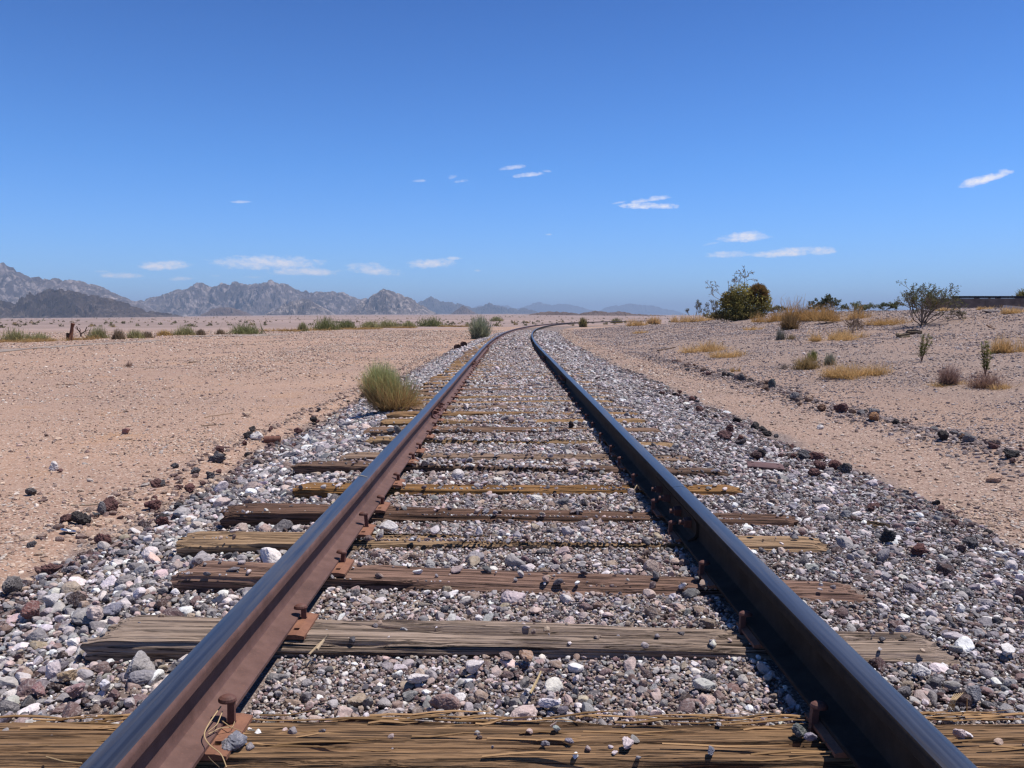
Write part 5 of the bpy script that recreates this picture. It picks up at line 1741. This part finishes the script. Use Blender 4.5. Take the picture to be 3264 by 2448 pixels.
for k, (a_, c_, r_, col_, lab) in enumerate([
    ((640, 1359), (712, 1354), .007, (.20, .14, .10), "dark straight stick on the left sand beyond the brick-like block"),
    ((222, 1613), (330, 1606), .005, (.36, .28, .20), "thin pale stick on the left sand near the frame edge"),
    ((330, 1606), (418, 1596), .005, (.34, .26, .19), "thin pale stick end to end with another near the maroon rock"),
    ((650, 1331), (740, 1318), .006, (.30, .21, .15), "thin bent stick on the left sand short of the tan block"),
    ((800, 1366), (860, 1374), .006, (.24, .16, .12), "short brown stick just above the rusty can"),
    ((180, 1228), (234, 1227), .010, (.17, .12, .09), "dark stick far out on the left sand"),
    ((600, 1158), (640, 1154), .02, (.17, .12, .09), "dark piece of wood far out on the left sand"),
    ((2097, 1120), (2152, 1109), .03, (.14, .10, .08), "dark weathered plank piece beyond the right ballast"),
    ((2290, 1180), (2350, 1182), .012, (.12, .13, .11), "thin dark rod behind the right rock row"),
    ((2898, 1130), (2990, 1127), .008, (.20, .15, .12), "long dark stick on the rise left of the tall green weed"),
    ((2760, 1588), (2850, 1612), .006, (.40, .33, .28), "pale curved stick on the ballast above the broken timber"),
    ((1300, 1258), (1150, 1296), .006, (.34, .25, .17), "pale dead stem lying below the round sage bush"),
]):
    stick(a_, c_, r_, col_, lab, seed=k, grp="sticks lying about")


# straws caught on the rails and ties
def straw(ptsz, r, col, label, seed):
    P = np.array([np.array(GZ(x, y, z)) for x, y, z in ptsz]); o0 = P.mean(0)
    t = np.linspace(0, len(P) - 1, 24); i = np.arange(len(P))
    Q = np.stack([np.interp(t, i, P[:, k]) for k in range(3)], -1)
    for _ in range(3): Q[1:-1] = (Q[:-2] + 2 * Q[1:-1] + Q[2:]) / 4
    v, f = tube(Q - o0, np.linspace(r, r * .6, 24), 5)
    b = MB(); b.add(v, f, col)
    tag(link("straw", b.mesh("straw", M_STRAW), loc=o0), label, "straw", "dry straws caught on the track")


SC = (.52, .38, .22)
straw([(704, 2252, .055), (672, 2296, .05), (652, 2330, .045), (650, 2352, .04), (672, 2380, .035), (706, 2400, .03), (722, 2446, .02)], .0017, SC, "long curling straw hanging over the foot of the left rail", 1)
straw([(709, 2268, .05), (692, 2310, .045), (664, 2332, .04)], .0014, SC, "short straw crossing the long curling one at the left rail", 2)
straw([(664, 2340, .035), (700, 2320, .03), (742, 2318, .025), (748, 2300, .02)], .0012, SC, "thin forked straw over the nearest left tie plate", 3)
straw([(706, 2296, .03), (735, 2318, .028), (770, 2330, .012)], .0012, (.45, .32, .18), "thin straw on the nearest plate pointing right", 4)
straw([(1140, 1514, RAIL_TOP + .002), (1155, 1516, RAIL_TOP + .003), (1172, 1521, RAIL_TOP + .002)], .0022, (.62, .52, .38), "pale straw lying across the top of the left rail", 5)
straw([(2040, 1560, .02), (2030, 1545, .05), (2022, 1560, .03), (2021, 1572, .01)], .003, (.55, .42, .26), "bent straw loop standing at the foot of the right rail", 6)
straw([(1010, 2070, .01), (1032, 2040, .015), (1046, 2022, .03)], .004, (.50, .39, .27), "pale splinter standing up from the second tie by the plate", 7)
straw([(985, 2086, .01), (1020, 2050, .012), (1036, 2036, .015)], .003, (.44, .33, .22), "pale splinter lying on the second tie by the plate", 8)
straw([(1690, 2210, .0), (1716, 2160, .01), (1724, 2140, .015)], .0035, (.50, .38, .22), "flat dry grass blade in the gravel between the near rails", 9)
for k in range(5):
    straw([(3020 + k * 5, 2262, -.02), (3030 + k * 4, 2232, .015), (3042 + k * 7, 2212 - k, .02)], .0014, SC, "dry straw in a small sheaf on the gravel right of the near rail", 10 + k)
straw([(3082, 2270, -.01), (3083, 2225, .05)], .0015, SC, "single upright straw beside the small sheaf on the right", 16)
straw([(620, 2345, .01), (640, 2375, .012), (670, 2420, .01), (700, 2446, .0)], .0011, (.18, .13, .09), "dark thin twig beside the long curling straw", 17)
straw([(148, 2412, .004), (200, 2426, .012), (262, 2432, .008)], .002, (.42, .29, .16), "straw lying on the closest tie left of the rail", 18)


# ------------------------------------------------------------------ rusty cans, lid, plate
def can(p, r, ln, axis_az, label, mat, open_end=True, tilt=0.0):
    n = 28; a = np.arange(n) * 2 * np.pi / n
    prof = [(0, r * .96), (.004, r * 1.04), (.010, r * 1.0), (ln * .32, r), (ln * .34, r * 1.025), (ln * .36, r), (ln * .64, r), (ln * .66, r * 1.025), (ln * .68, r), (ln - .010, r), (ln - .004, r * 1.04), (ln, r * .96), (ln - .001, r * .92), (ln - .02, r * .92), (ln - .021, 0.001)]
    V = [(u - ln / 2, q * math.cos(t), q * math.sin(t)) for u, q in prof for t in a]
    m_ = len(prof)
    Q = [(k * n + j, k * n + (j + 1) % n, (k + 1) * n + (j + 1) % n, (k + 1) * n + j) for k in range(m_ - 1) for j in range(n)]
    V.append((-ln / 2 + .004, 0, 0)); V.append((-ln / 2 + .004, 0, 0))
    T = [((j + 1) % n, j, len(V) - 1) for j in range(n)]
    me = mesh("rusty_can", V, [np.array(Q), np.array(T)], mat, None, True); me.set_sharp_from_angle(angle=R(35))
    o = link("rusty_can", me, loc=(p.x, p.y, p.z + r * .85), rot=(0, tilt, axis_az)); tag(o, label, "can")


MCAN = mat_rust("can rust", (.15, .062, .045), (.20, .085, .055), (.10, .045, .035), .7)
p = G(868, 1412); can(p, 12 * depth(p) / F, 50 * depth(p) / F, .12, "small rusty brown can lying at the left edge of the ballast", MCAN)
p = G(1458, 1114); s = depth(p) / F
MCAN2 = mat_rust("dark can rust", (.075, .035, .025), (.12, .055, .035), (.05, .025, .02), .75)
can(p, 9 * s, 16 * s, -1.1, "nearer of two dark rusty drums left of the far rails", MCAN2)
p = G(1478, 1106); can(p, 10 * s, 16 * s, -1.25, "farther of two dark rusty drums left of the far rails", MCAN2)

p = G(218, 1700); s = depth(p) / F
n = 32; a = np.arange(n) * 2 * np.pi / n
prof = [(0.001, .006), (.62, .006), (.78, .002), (.88, .002), (.93, .010), (1.0, .010), (1.0, 0.0), (.8, -.006), (.6, -.004), (.001, -.004)]
V = [(q * 23 * s * math.cos(t), q * 23 * s * math.sin(t), z * .7) for q, z in prof for t in a]
Q = [(k * n + (j + 1) % n, k * n + j, (k + 1) * n + j, (k + 1) * n + (j + 1) % n) for k in range(len(prof) - 1) for j in range(n)]
MLID = mat_plain("bright aluminium", (.72, .73, .75), .28, 1.0, .1, 30, .2, .003)
o = link("can_lid", mesh("can_lid", V, np.array(Q), MLID, None, True), loc=(p.x, p.y, p.z + .012), rot=(-.25, .2, 0)); tag(o, "shiny silver can lid on the sand below the black rock", "can lid")

# loose rusty plate with holes on the right ballast
p = GZ(2440, 1486, -.05); s = depth(p) / F
me = PLATE.copy(); me.name = "rusty_plate"; me.materials.clear(); me.materials.append(mat_rust("plum rust", (.105, .056, .054), (.14, .075, .07), (.085, .045, .042), .75))
o = link("rusty_plate", me, loc=(p.x, p.y, p.z - .002), rot=(.05, .05, -.22)); o.scale = (112 * s / .23, .85, .8); tag(o, "loose flat rusty plate with holes lying on the right ballast", "plate")


# ------------------------------------------------------------------ thin asphalt road in the left distance, scrub on the plain
def ribbon(pts, wid, name, mat):
    pts = np.array(pts, float)
    k = np.linspace(0, len(pts) - 1, 60); i = np.arange(len(pts))
    P = np.stack([np.interp(k, i, pts[:, 0]), np.interp(k, i, pts[:, 1])], -1); w_ = np.interp(k, i, wid)
    for _ in range(4): P[1:-1] = (P[:-2] + 2 * P[1:-1] + P[2:]) / 4
    T = np.gradient(P, axis=0); T /= np.linalg.norm(T, axis=1)[:, None]; Nn = np.stack([-T[:, 1], T[:, 0]], -1)
    cr = np.linspace(-.5, .5, 5)
    X = P[:, None] + Nn[:, None] * cr[None, :, None] * w_[:, None, None]
    Z = zt(X[..., 0], X[..., 1]) + .015
    V = np.concatenate([X, Z[..., None]], -1).reshape(-1, 3)
    i = np.arange(59)[:, None] * 5; j = np.arange(4)[None]
    Q = np.stack([i + j, i + j + 1, i + 6 + j, i + 5 + j], -1).reshape(-1, 4)
    tag(link(name, mesh(name, V, Q, mat, None, True)), kind="structure")


MROAD = mat_plain("old asphalt", (.27, .215, .185), .95, 0, .2, .8, .3, .01)
q = [G(-160, 1132), G(0, 1119), G(160, 1107), G(330, 1095), G(520, 1084)]
ribbon([(v.x, v.y) for v in q], [.8, .8, .9, 1.0, .5], "road", MROAD)
q = [G(560, 1073), G(640, 1072), G(740, 1071), G(840, 1067), G(930, 1064)]
ribbon([(v.x, v.y) for v in q], [.6, 3.0, 4.2, 3.2, .6], "road", MROAD)


def plain_scrub():
    g = np.random.default_rng(99); b = MB()
    n = 1500
    r = 150 * (3200 / 150) ** (g.random(n) ** .75); az = g.uniform(R(-38), R(12), n)
    x, y = r * np.sin(az), r * np.cos(az)
    ok = (np.abs(x - xc(y)) > 9) & (fbm(x * .012, y * .02, 4, 3) > .38)
    x, y, r = x[ok], y[ok], r[ok]
    z = zt(x, y)
    for i in range(len(x)):
        m_ = 26 if r[i] < 400 else 12
        h = g.uniform(.35, .95) * (1 if r[i] < 500 else 1.3)
        q = dome(g, m_, h * 1.9, h, .2, .1) + np.array([x[i], y[i], z[i] - .05])
        c = [(.19, .18, .10), (.22, .19, .12), (.17, .145, .09), (.30, .22, .12)][int(g.integers(0, 4))]
        leaves(b, g, q, h * .33, np.array(c), .25)
    tag(link("desert_scrub", b.mesh("desert_scrub", M_PLANT)), kind="stuff")


plain_scrub()
